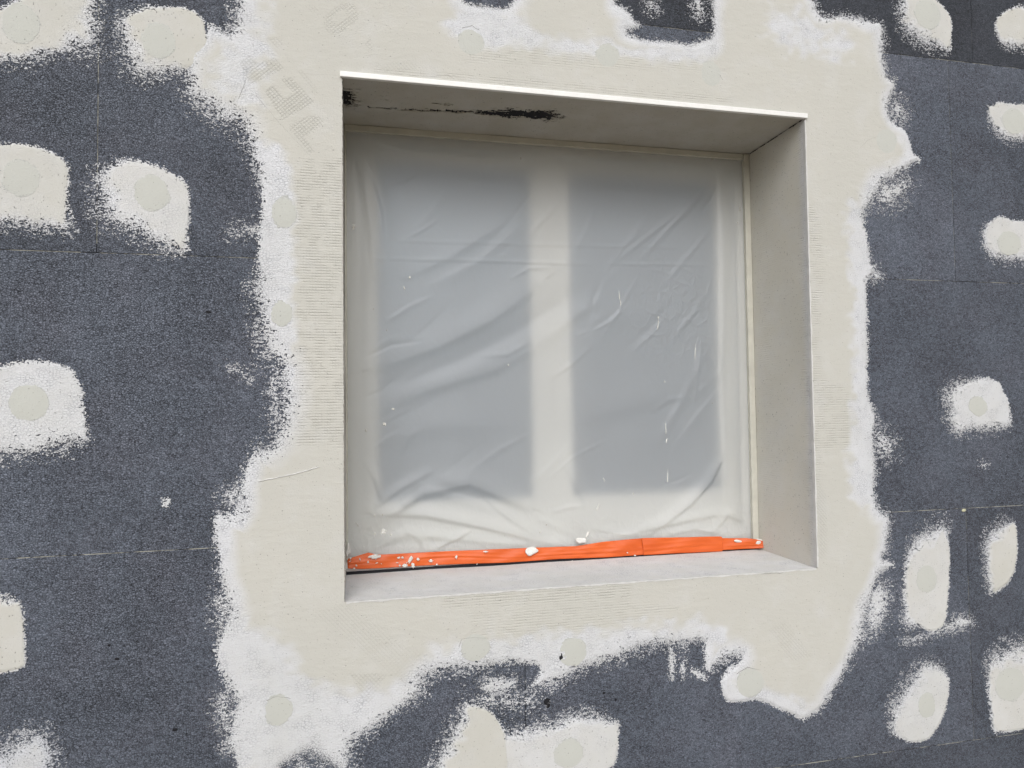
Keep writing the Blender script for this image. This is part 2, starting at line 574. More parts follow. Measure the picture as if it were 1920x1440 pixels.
def layer(name, f, u0, v0, res, frame, height, attrs, block=2, base=-0.0004):
    """f > 0 becomes a sheet of plaster with real edges. frame = (origin, u, v, n); height, attrs: arrays on f's grid"""
    o, U, V, Nn = [np.asarray(x, float) for x in frame]
    ni, nj = f.shape
    pos = f > 0
    a, b, c, d = pos[:-1, :-1], pos[1:, :-1], pos[1:, 1:], pos[:-1, 1:]
    case = a * 1 + b * 2 + c * 4 + d * 8
    full = case == 15
    VU, VV, FL, CT, HB = [], [], [], [], []
    nv = 0

    def emit(us, vs, hb):
        """us, vs: (cells, k) fractional grid coordinates; hb: 1 on top of the sheet, 0 at its foot"""
        nonlocal nv
        n, k = us.shape
        if n == 0:
            return
        VU.append(us.ravel()); VV.append(vs.ravel()); HB.append(np.broadcast_to(hb, (n, k)).ravel())
        FL.append((nv + np.arange(n * k)).astype(np.int32))
        CT.append(np.full(n, k, np.int32))
        nv += n * k

    bi, bj = (ni - 1) // block, (nj - 1) // block
    fb = full[:bi * block, :bj * block].reshape(bi, block, bj, block).all(axis=(1, 3))
    I, J = np.nonzero(fb)
    I, J = I * block, J * block
    emit(np.stack([I, I + block, I + block, I], 1).astype(float), np.stack([J, J, J + block, J + block], 1).astype(float), 1.0)
    rest = full.copy()
    rest[:bi * block, :bj * block] &= ~np.kron(fb, np.ones((block, block), bool))
    I, J = np.nonzero(rest)
    emit(np.stack([I, I + 1, I + 1, I], 1).astype(float), np.stack([J, J, J + 1, J + 1], 1).astype(float), 1.0)
    for cs, polys in CASES.items():
        I, J = np.nonzero(case == cs)
        if len(I) == 0:
            continue
        fa, fb_, fc, fd = f[I, J], f[I + 1, J], f[I + 1, J + 1], f[I, J + 1]

        def cr(p, q):
            den = np.where(np.abs(p - q) < 1e-12, 1e-12, p - q)
            return np.clip(p / den, 0.02, 0.98)
        zero, one = np.zeros(len(I)), np.ones(len(I))
        pu = [zero, one, one, zero, cr(fa, fb_), one, 1 - cr(fc, fd), zero]
        pv = [zero, zero, one, one, zero, cr(fb_, fc), one, 1 - cr(fd, fa)]
        for poly in polys:
            emit(np.stack([I + pu[k] for k in poly], 1), np.stack([J + pv[k] for k in poly], 1), 1.0)
        for (s, e) in CUTS[cs]:
            us = np.stack([I + pu[e], I + pu[s], I + pu[s], I + pu[e]], 1)
            vs = np.stack([J + pv[e], J + pv[s], J + pv[s], J + pv[e]], 1)
            emit(us, vs, np.array([1.0, 1.0, 0.0, 0.0]))
    uu, vv, hb = np.concatenate(VU), np.concatenate(VV), np.concatenate(HB)

    def samp(arr):
        i = np.clip(uu.astype(int), 0, ni - 2)
        j = np.clip(vv.astype(int), 0, nj - 2)
        fu, fv = uu - i, vv - j
        return (arr[i, j] * (1 - fu) * (1 - fv) + arr[i + 1, j] * fu * (1 - fv) + arr[i, j + 1] * (1 - fu) * fv + arr[i + 1, j + 1] * fu * fv)
    hh = np.where(hb > 0.5, samp(height), base)
    P = o[None] + U[None] * (u0 + uu * res)[:, None] + V[None] * (v0 + vv * res)[:, None] + Nn[None] * hh[:, None]
    at = {k: samp(v) for k, v in attrs.items()}
    return np_mesh(name, P, np.concatenate(FL), np.concatenate(CT), at)


def smooth01(x):
    x = np.clip(x, 0, 1)
    return x * x * (3 - 2 * x)


WALL_FRAME = ((0, 0, 0), (1, 0, 0), (0, 0, 1), (0, -1, 0))


def window_of(P, pad=0.045):
    i0 = max(0, int((P[:, 0].min() - pad - GX0) / RES))
    i1 = min(NX, int((P[:, 0].max() + pad - GX0) / RES) + 2)
    j0 = max(0, int((P[:, 1].min() - pad - GZ0) / RES))
    j1 = min(NZ, int((P[:, 1].max() + pad - GZ0) / RES) + 2)
    return i0, i1, j0, j1


def wall_patch(name, pts, soft, t0, parent, material=None, bias=0.0, thick_gain=1.0, label=None, tmin=0.0005, holes=(), y_off=0.0, noise=None):
    P, S = px_poly(pts, soft)
    w = window_of(P)
    sd, s = sdf(P, S, *w)
    nz = (EDGE if noise is None else noise)[w[0]:w[1], w[2]:w[3]]
    f = sd + s * (1.75 * nz + bias) + 0.0007 * N_FINE[w[0]:w[1], w[2]:w[3]]
    # no crumbs far outside the stroke
    f = np.where(sd < -2.2 * s - 0.002, -1e-3, f)
    core = sd
    for hp, hsft in holes:
        Ph, Sh = px_poly(hp, hsft)
        hd, hs_ = sdf(Ph, Sh, *w)
        f = np.minimum(f, -(hd + hs_ * 1.25 * nz))
        core = np.minimum(core, -hd)
    h = tmin + (t0 - tmin) * smooth01((core + 0.3 * s) / (2.2 * s + 0.004)) + y_off
    big = N_MID[w[0]:w[1], w[2]:w[3]]
    thick = smooth01((core - 1.1 * np.maximum(s - 0.0022, 0) + 0.001 + 0.4 * s * big) / (2.4 * s + 0.001)) * thick_gain
    h = h + 0.0008 * np.exp(-(core / 0.0045) ** 2) * (s < 0.0026)
    bare = 1 - smooth01((core + 0.4 * s) / (3.2 * s + 0.001))
    bare = bare * smooth01(s / 0.006)
    me = layer(name, f, GX0 + w[0] * RES, GZ0 + w[2] * RES, RES, WALL_FRAME, h, {'thick': thick, 'bare': bare})
    return link(name, me, material or M_PATCH, parent, label=label)


def disc(parent, cx, cy, rx, ry, top, name='anchor_disc', label=None, bite=None):
    """round plaster plug over a facade anchor, a hair proud of the coat around it"""
    c = on_y(cx, cy)
    rxm = abs(on_y(cx + rx, cy)[0] - on_y(cx - rx, cy)[0]) / 2
    rzm = abs(on_y(cx, cy + ry)[2] - on_y(cx, cy - ry)[2]) / 2
    P = np.array([(c[0] + rxm * math.cos(t), c[2] + rzm * math.sin(t)) for t in np.linspace(0, 2 * math.pi, 28, endpoint=False)])
    w = window_of(P, 0.012)
    X = (GX0 + RES * np.arange(w[0], w[1]))[:, None]
    Z = (GZ0 + RES * np.arange(w[2], w[3]))[None, :]
    rr = np.sqrt(((X - c[0]) / rxm) ** 2 + ((Z - c[2]) / rzm) ** 2)
    f = (1 - rr) * rxm + 0.0011 * N_MID[w[0]:w[1], w[2]:w[3]] + 0.0006 * N_BEAD[w[0]:w[1], w[2]:w[3]]
    if bite is not None:
        bx, bz, br = bite
        q = on_y(bx, bz)
        f = np.minimum(f, np.sqrt(((X - q[0]) * 1.1) ** 2 + (Z - q[2]) ** 2) - br + 0.003 * N_BEAD[w[0]:w[1], w[2]:w[3]])
    h = np.full(f.shape, top) + 0.0005 * smooth01(1.2 - rr)
    me = layer(name, f, GX0 + w[0] * RES, GZ0 + w[2] * RES, RES, WALL_FRAME, h, {'thick': smooth01((1.0 - rr) * 5 + 0.35)}, base=top - 0.0012)
    return link(name, me, M_DISC, parent, label=label)


# ------------------------------------------------------------------ the ground in front of the house
bm = bmesh.new()
rings = [0, 1, 2, 4, 8, 20, 60, 200, 700, 2000]
seg = 40
prev = None
for r in rings:
    if r == 0:
        cur = [bm.verts.new((0.5, -1.0, -1.2))]
    else:
        cur = [bm.verts.new((0.5 + r * math.cos(2 * math.pi * k / seg), -1.0 + r * math.sin(2 * math.pi * k / seg),
                             -1.2 + (random.uniform(-0.02, 0.02) if r > 1 else 0))) for k in range(seg)]
    if prev is not None:
        for k in range(seg):
            if len(prev) == 1:
                bm.faces.new((prev[0], cur[k], cur[(k + 1) % seg]))
            else:
                bm.faces.new((prev[k], cur[k], cur[(k + 1) % seg], prev[(k + 1) % seg]))
    prev = cur
link('ground', mesh_of(bm, 'ground'), M_SOIL, kind='structure')

# ------------------------------------------------------------------ the wall
wall = link('insulated_wall', None, None, label='wall of dark grey insulation boards with pale plaster round the window', cat='wall', kind='thing')
boxes('masonry', [(-2.6, -0.03, 0.165, 0.40, -1.3, 2.2), (W + 0.03, 3.6, 0.165, 0.40, -1.3, 2.2),
                  (-0.03, W + 0.03, 0.165, 0.40, -1.3, -0.03), (-0.03, W + 0.03, 0.165, 0.40, H + 0.03, 2.2)], M_MASON, wall)

# boards row by row: seam positions along x (those in view measured, the others carried on)
ROW_SEAMS = [
    (2.107, 1.607, [-2.6, -1.90, -0.90, 0.10, 1.10, 2.10, 3.10, 3.6]),
    (1.607, 1.107, [-2.6, -1.61, -0.61, 0.389, 1.389, 2.389, 3.389, 3.6]),
    (1.107, 0.608, [-2.6, -2.40, -1.401, -0.4014, 0.0, W, 1.321, 2.321, 3.321, 3.6]),
    (0.608, 0.107, [-2.6, -1.86, -0.86, 0.0, W, 1.72, 2.72, 3.6]),
    (0.107, -0.393, [-2.6, -1.67, -0.673, 0.327, 1.3265, 2.3265, 3.3265, 3.6]),
    (-0.393, -0.893, [-2.6, -2.12, -1.12, -0.12, 0.88, 1.88, 2.88, 3.6]),
    (-0.893, -1.16, [-2.6, -1.6, -0.6, 0.4, 1.4, 2.4, 3.4, 3.6]),
]
GAP = 0.0008
CUT = 0.003          # the reveal plaster is 3 mm thick


def rect_minus_opening(x0, x1, z0, z1):
    ox0, ox1, oz0, oz1 = -CUT, W + CUT, -CUT, H + CUT
    if x1 <= ox0 or x0 >= ox1 or z1 <= oz0 or z0 >= oz1:
        return [[(x0, z0), (x1, z0), (x1, z1), (x0, z1)]]
    a, b = max(x0, ox0), min(x1, ox1)
    c, d = max(z0, oz0), min(z1, oz1)
    out = []
    if x0 < a:
        if z0 < c:      # L below
            out.append([(x0, z0), (x1, z0), (x1, c), (a, c), (a, z1), (x0, z1)])
        elif d < z1:
            out.append([(x0, z0), (a, z0), (a, d), (x1, d), (x1, z1), (x0, z1)])
        else:
            out.append([(x0, z0), (a, z0), (a, z1), (x0, z1)])
    elif b < x1:
        if z0 < c:
            out.append([(x0, z0), (x1, z0), (x1, z1), (b, z1), (b, c), (x0, c)])
        elif d < z1:
            out.append([(b, z0), (x1, z0), (x1, z1), (x0, z1), (x0, d), (b, d)])
        else:
            out.append([(b, z0), (x1, z0), (x1, z1), (b, z1)])
    else:
        if z0 < c:
            out.append([(x0, z0), (x1, z0), (x1, c), (x0, c)])
        if d < z1:
            out.append([(x0, d), (x1, d), (x1, z1), (x0, z1)])
    return out


for ri, (zt, zb, xs) in enumerate(ROW_SEAMS):
    for k in range(len(xs) - 1):
        x0, x1 = xs[k] + GAP, xs[k + 1] - GAP
        if ri in (2, 3) and abs(xs[k]) < 1e-6 and abs(xs[k + 1] - W) < 1e-6:
            if ri == 2:      # lintel piece over the opening, running in from both sides
                polys = [[(-CUT + 0.0, H + CUT), (W + CUT, H + CUT), (W + CUT, zt - GAP), (-CUT, zt - GAP)]]
            else:
                continue
        else:
            if abs(x1 + GAP) < 1e-6:
                x1 = -CUT - GAP * (2 if ri == 2 else 0)
            if abs(x0 - GAP - W) < 1e-6:
                x0 = W + CUT + GAP * (2 if ri == 2 else 0)
            polys = rect_minus_opening(x0, x1, zb + GAP, zt - GAP)
        for pl in polys:
            b = prism('insulation_board', pl, random.uniform(0.0, 0.0004), 0.16, M_FOAM, wall)
            k_ = random.uniform(0.93, 1.07)
            if ri == 1 and xs[k + 1] > 1.0:
                k_ = 0.45
            elif ri == 1:
                k_ = 0.8
            elif ri == 2 and xs[k] < 0:
                k_ = 0.84
            elif ri == 4 and xs[k] > 1.0:
                k_ = 0.84
            elif ri == 5:
                k_ = 0.80
            b.color = (k_, k_, k_ * 1.01, 1.0)

# foam and grout sitting in the joints
for zt in (1.107, 0.608, 0.107, -0.393):
    if zt in (0.608, 0.107):
        boxes('joint_filler', [(-0.75, -0.01, 0.0012, 0.02, zt - 0.0018, zt + 0.0018)], M_JOINT, wall)
        boxes('joint_filler', [(W + 0.01, 1.75, 0.0012, 0.02, zt - 0.0018, zt + 0.0018)], M_JOINT, wall)
    else:
        boxes('joint_filler', [(-0.75, 1.75, 0.0009, 0.02, zt - 0.0018, zt + 0.0018)], M_JOINT, wall)
for x, za, zb in ((-0.4014, 0.61, 1.105), (1.389, 1.109, 1.6), (1.321, 0.61, 1.105), (1.3265, -0.391, 0.105)):
    boxes('joint_filler', [(x - 0.0018, x + 0.0018, 0.0014, 0.02, za, zb)], M_JOINT, wall)

# ------------------------------------------------------------------ the base coat round the opening
COAT = [
    (446, -120, 8), (444, 0, 8), (439, 40, 8), (432, 62, 6), (412, 58, 4), (398, 50, 2), (388, 42, 2), (386, 62, 2), (380, 80, 3),
    (350, 100, 6), (349, 135, 8), (352, 152, 6), (352, 179, 10), (379, 200, 14), (406, 219, 15), (433, 233, 14), (455, 244, 12), (466, 276, 8),
    (482, 320, 6), (491, 379, 3), (489, 423, 2), (485, 458, 2), (482, 480, 2), (484, 502, 4), (480, 526, 8), (474, 550, 10), (487, 594, 9),
    (480, 615, 12), (495, 645, 9), (502, 670, 14), (518, 688, 12), (525, 722, 10), (524, 754, 12), (520, 789, 12), (514, 816, 10), (508, 834, 8),
    (482, 842, 8), (468, 850, 5), (463, 868, 4), (459, 890, 4), (452, 911, 4), (444, 940, 9), (430, 958, 10), (404, 963, 3), (402, 998, 3),
    (405, 1025, 4), (409, 1057, 4), (413, 1090, 4), (419, 1104, 5), (419, 1131, 8), (421, 1153, 10), (414, 1185, 6), (406, 1210, 3), (404, 1229, 2),
    (412, 1256, 2), (425, 1280, 3), (436, 1302, 4), (441, 1321, 8), (426, 1345, 12), (424, 1370, 10), (425, 1405, 7), (441, 1420, 3), (444, 1440, 3),
    (450, 1500, 5), (655, 1500, 8), (656, 1429, 9), (657, 1402, 10), (673, 1386, 9), (704, 1364, 7), (731, 1345, 6), (747, 1332, 6), (761, 1321, 7), (780, 1310, 8),
    (793, 1294, 9), (792, 1280, 9), (807, 1267, 9), (826, 1259, 8), (866, 1253, 7), (900, 1254, 7), (915, 1250, 6), (961, 1242, 5), (995, 1246, 4), (1014, 1254, 3),
    (1004, 1272, 4), (990, 1291, 9), (1005, 1292, 10), (1036, 1283, 9), (1072, 1267, 8), (1104, 1250, 6), (1142, 1240, 7), (1180, 1223, 10), (1212, 1211, 8),
    (1280, 1207, 7), (1319, 1200, 6), (1321, 1218, 2), (1323, 1254, 2), (1334, 1259, 3), (1342, 1246, 8), (1380, 1231, 9), (1388, 1233, 6), (1378, 1246, 4), (1359, 1261, 2),
    (1351, 1280, 1), (1353, 1299, 1), (1364, 1318, 1), (1386, 1317, 1), (1419, 1310, 1), (1454, 1326, 1), (1481, 1337, 1), (1503, 1351, 1.5), (1519, 1342, 3),
    (1535, 1334, 4), (1552, 1310, 4), (1568, 1283, 4), (1584, 1256, 5), (1600, 1226, 7), (1615, 1204, 8), (1619, 1183, 8), (1625, 1156, 9), (1636, 1126, 9),
    (1641, 1099, 5), (1646, 1074, 4), (1664, 1066, 4), (1677, 1058, 3), (1670, 1053, 4), (1653, 1050, 5), (1663, 1030, 5), (1667, 1000, 5), (1668, 966, 6), (1648, 958, 6),
    (1638, 930, 3), (1638, 906, 4), (1645, 884, 7), (1642, 857, 7), (1639, 830, 8), (1641, 803, 6), (1643, 781, 5), (1633, 762, 4), (1627, 738, 2),
    (1626, 700, 2), (1627, 660, 2), (1626, 621, 3), (1625, 567, 2), (1623, 530, 2), (1634, 520, 8), (1645, 508, 8), (1633, 490, 5), (1627, 458, 2), (1621, 426, 3), (1618, 401, 5),
    (1630, 388, 9), (1644, 366, 10), (1655, 349, 10), (1671, 333, 8), (1695, 324, 7), (1709, 306, 2), (1725, 301, 2), (1722, 292, 1), (1711, 291, 1), (1706, 265, 1),
    (1698, 246, 1), (1671, 230, 2), (1665, 211, 5), (1667, 190, 5), (1676, 168, 4), (1679, 146, 3), (1668, 150, 5), (1662, 130, 7), (1656, 103, 6), (1659, 81, 7),
    (1655, 44, 4), (1636, 41, 4), (1611, 34, 6), (1576, 28, 6), (1546, 35, 4), (1535, 24, 6), (1526, 5, 5), (1518, -30, 4), (1500, -120, 4)]
HOLES = [
    ([(1147, 4), (1180, 19), (1191, 43), (1207, 49), (1168, 62), (1204, 73), (1250, 76), (1294, 83), (1326, 73), (1337, 62), (1336, 30), (1334, 0), (1334, -60), (1230, -60), (1180, -10)], 4, 1),
    ([(860, -20), (868, 2), (888, 9), (920, 13), (950, 15), (958, 5), (985, -20)], 2.5, 1),
    ([(905, 1262), (930, 1257), (965, 1256), (993, 1252), (1008, 1250), (1004, 1262), (996, 1270), (965, 1266), (930, 1266)], 4, 1),
    ([(505, 1470), (522, 1440), (549, 1421), (576, 1407), (606, 1421), (633, 1439), (645, 1470)], 4, 1),
    ([(384, 40), (389, 52), (387, 68), (382, 60)], 1, 0),
]
# where the coat is scraped thin and white (outline in the photograph, feather)
THIN = [
    ([(440, 240), (505, 270), (548, 300), (552, 420), (552, 600), (552, 838), (470, 846), (440, 700)], 6),
    ([(400, 1150), (470, 1160), (530, 1215), (585, 1268), (660, 1300), (740, 1290), (800, 1240), (820, 1212), (1000, 1189), (1180, 1177), (1362, 1165), (1352, 1230), (1000, 1330), (640, 1480), (420, 1480)], 10),
    ([(1585, 375), (1600, 372), (1640, 400), (1650, 700), (1650, 940), (1592, 948), (1588, 850), (1600, 700), (1598, 560), (1590, 480)], 8),
    ([(833, 30), (960, 18), (1005, 58), (1058, 78), (1130, 79), (1200, 92), (1326, 86), (1322, 118), (1180, 106), (1000, 92), (846, 80)], 8),
    ([(1440, 30), (1480, 20), (1520, 50), (1600, 80), (1580, 110), (1500, 95), (1450, 70)], 16),
    ([(420, -60), (470, -60), (500, 40), (490, 150), (470, 200), (400, 160), (420, 60)], 16),
    ([(1665, 235), (1715, 250), (1720, 310), (1650, 350), (1640, 330), (1690, 300), (1688, 265)], 8),
    ([(1345, 1225), (1375, 1228), (1385, 1290), (1440, 1305), (1510, 1320), (1540, 1300), (1505, 1365), (1360, 1330)], 10),
]
NET = [   # upright weave showing
    ([(553, 300), (641, 300), (646, 840), (556, 836)], 6, 1.0),
    ([(700, 128), (1000, 150), (1370, 184), (1372, 198), (1000, 168), (700, 150)], 3, 0.8),
    ([(880, 86), (1100, 100), (1320, 118), (1320, 134), (1100, 128), (880, 118)], 7, 0.7),
    ([(1512, 380), (1535, 400), (1545, 520), (1532, 640), (1540, 700), (1600, 740), (1590, 850), (1538, 850), (1532, 960), (1520, 960)], 6, 0.8),
    ([(830, 1106), (1110, 1094), (1180, 1090), (1180, 1120), (1110, 1128), (830, 1140)], 6, 0.8),
    ([(880, 1150), (1180, 1128), (1280, 1140), (1180, 1168), (890, 1195)], 8, 0.6),
]


def crop1(pts):
    return [(430 + 0.2083 * x, 0.2083 * y) for x, y in pts]


NETD = [   # diagonal weave: reinforcing mesh whose printed letters press through the coat
    (crop1([(95, 565), (190, 495), (258, 585), (410, 525), (495, 630), (185, 775), (170, 740), (130, 660)]), 1.5, 1.0),
    (crop1([(320, 830), (395, 772), (500, 895), (590, 855), (470, 730), (545, 698), (775, 930), (480, 1095)]), 1.5, 1.0),
    (crop1([(535, 1150), (720, 1050), (800, 1050), (850, 1120), (760, 1190), (670, 1240), (765, 1370), (722, 1400)]), 1.5, 0.9),
    (crop1([(345, 355), (400, 345), (470, 370), (470, 440), (430, 450)]), 1.5, 0.6),
    (crop1([(1210, 400), (1260, 350), (1295, 430), (1250, 470)]), 1.5, 0.6),
    (crop1([(600, 640), (660, 640), (810, 850), (770, 860)]), 2, 0.5),
    (crop1([(690, 90), (760, 60), (810, 110), (760, 140)]), 2, 0.4),
    ([(655, 1262), (725, 1262), (692, 1322)], 3, 0.8),
    ([(590, 1150), (640, 1130), (790, 1230), (760, 1290), (700, 1240)], 8, 0.35),
    ([(1440, 1180), (1470, 1165), (1520, 1230), (1480, 1240)], 6, 0.5),
    ([(1530, 900), (1546, 930), (1548, 1040), (1534, 1050)], 4, 0.6),
    ([(700, 120), (770, 118), (800, 132), (720, 138)], 4, 0.5),
]
NETD_O = (crop1([(830, 190), (990, 45), (1095, 28), (1168, 125), (1150, 205), (985, 330), (890, 315)]),
          crop1([(905, 185), (1010, 95), (1062, 120), (1060, 172), (965, 245)]))

P, S = px_poly(COAT, 4)
wq = window_of(P, 0.03)
I0, I1, J0, J1 = wq
sdc, sc_ = sdf(P, S, *wq)
ez = EDGE[I0:I1, J0:J1]
fine = N_FINE[I0:I1, J0:J1]
fcoat = sdc + sc_ * 1.75 * ez + 0.0007 * fine
fcoat = np.where(sdc < -2.2 * sc_ - 0.002, -1e-3, fcoat)
core = sdc.copy()
for pts, sft, _ in HOLES:
    Ph, Sh = px_poly(pts, sft)
    hd, hsf = sdf(Ph, Sh, *wq)
    fcoat = np.minimum(fcoat, -(hd + hsf * 1.2 * ez))
    core = np.minimum(core, -hd)
# the opening itself, its arris a little uneven
Xg = (GX0 + RES * np.arange(I0, I1))[:, None]
Zg = (GZ0 + RES * np.arange(J0, J1))[None, :]
opening = np.minimum(np.minimum(Xg - 0.0, W - Xg), np.minimum(Zg - 0.0, H - Zg))
fcoat = np.minimum(fcoat, -opening + 0.00045 * fine - 0.0003)
fringe = smooth01((core - 0.8 * sc_ - 0.004 - 0.005 * N_BIG[I0:I1, J0:J1]) / (0.020 + 2.0 * sc_))
thick = fringe
for pts, sft in THIN:
    Pt, St = px_poly(pts, sft)
    td, ts = sdf(Pt, St * 1.7, *wq)
    thick = np.minimum(thick, 1 - smooth01(0.5 + 0.5 * (td + 0.35 * ts * N_MID[I0:I1, J0:J1]) / ts))
net = np.zeros_like(thick)
netd = np.zeros_like(thick)
for arr, lst in ((net, NET), (netd, NETD)):
    for pts, sft, amp in lst:
        Pt, St = px_poly(pts, sft, 0)
        td, ts = sdf(Pt, St, *wq)
        np.maximum(arr, amp * smooth01(0.5 + 0.5 * td / ts), out=arr)
Po, So = px_poly(NETD_O[0], 1.5)
Pi, Si = px_poly(NETD_O[1], 1.5)
od, osf = sdf(Po, So, *wq)
idd, isf = sdf(Pi, Si, *wq)
np.maximum(netd, 0.7 * smooth01(0.5 + 0.5 * np.minimum(od, -idd) / osf), out=netd)
hc = 0.0006 + 0.0022 * smooth01((core + 0.3 * sc_) / (2.0 * sc_ + 0.006)) + 0.0004 * thick
me = layer('base_coat', fcoat, GX0 + I0 * RES, GZ0 + J0 * RES, RES, WALL_FRAME, hc, {'thick': thick, 'net': net, 'netd': netd,
            'bare': (1 - smooth01((core + 0.4 * sc_) / (3.2 * sc_ + 0.001))) * smooth01(sc_ / 0.006)})
coat = link('base_coat', me, M_COAT, wall, label='broad ragged band of pale base coat plaster round the window opening')
CT = 0.0031

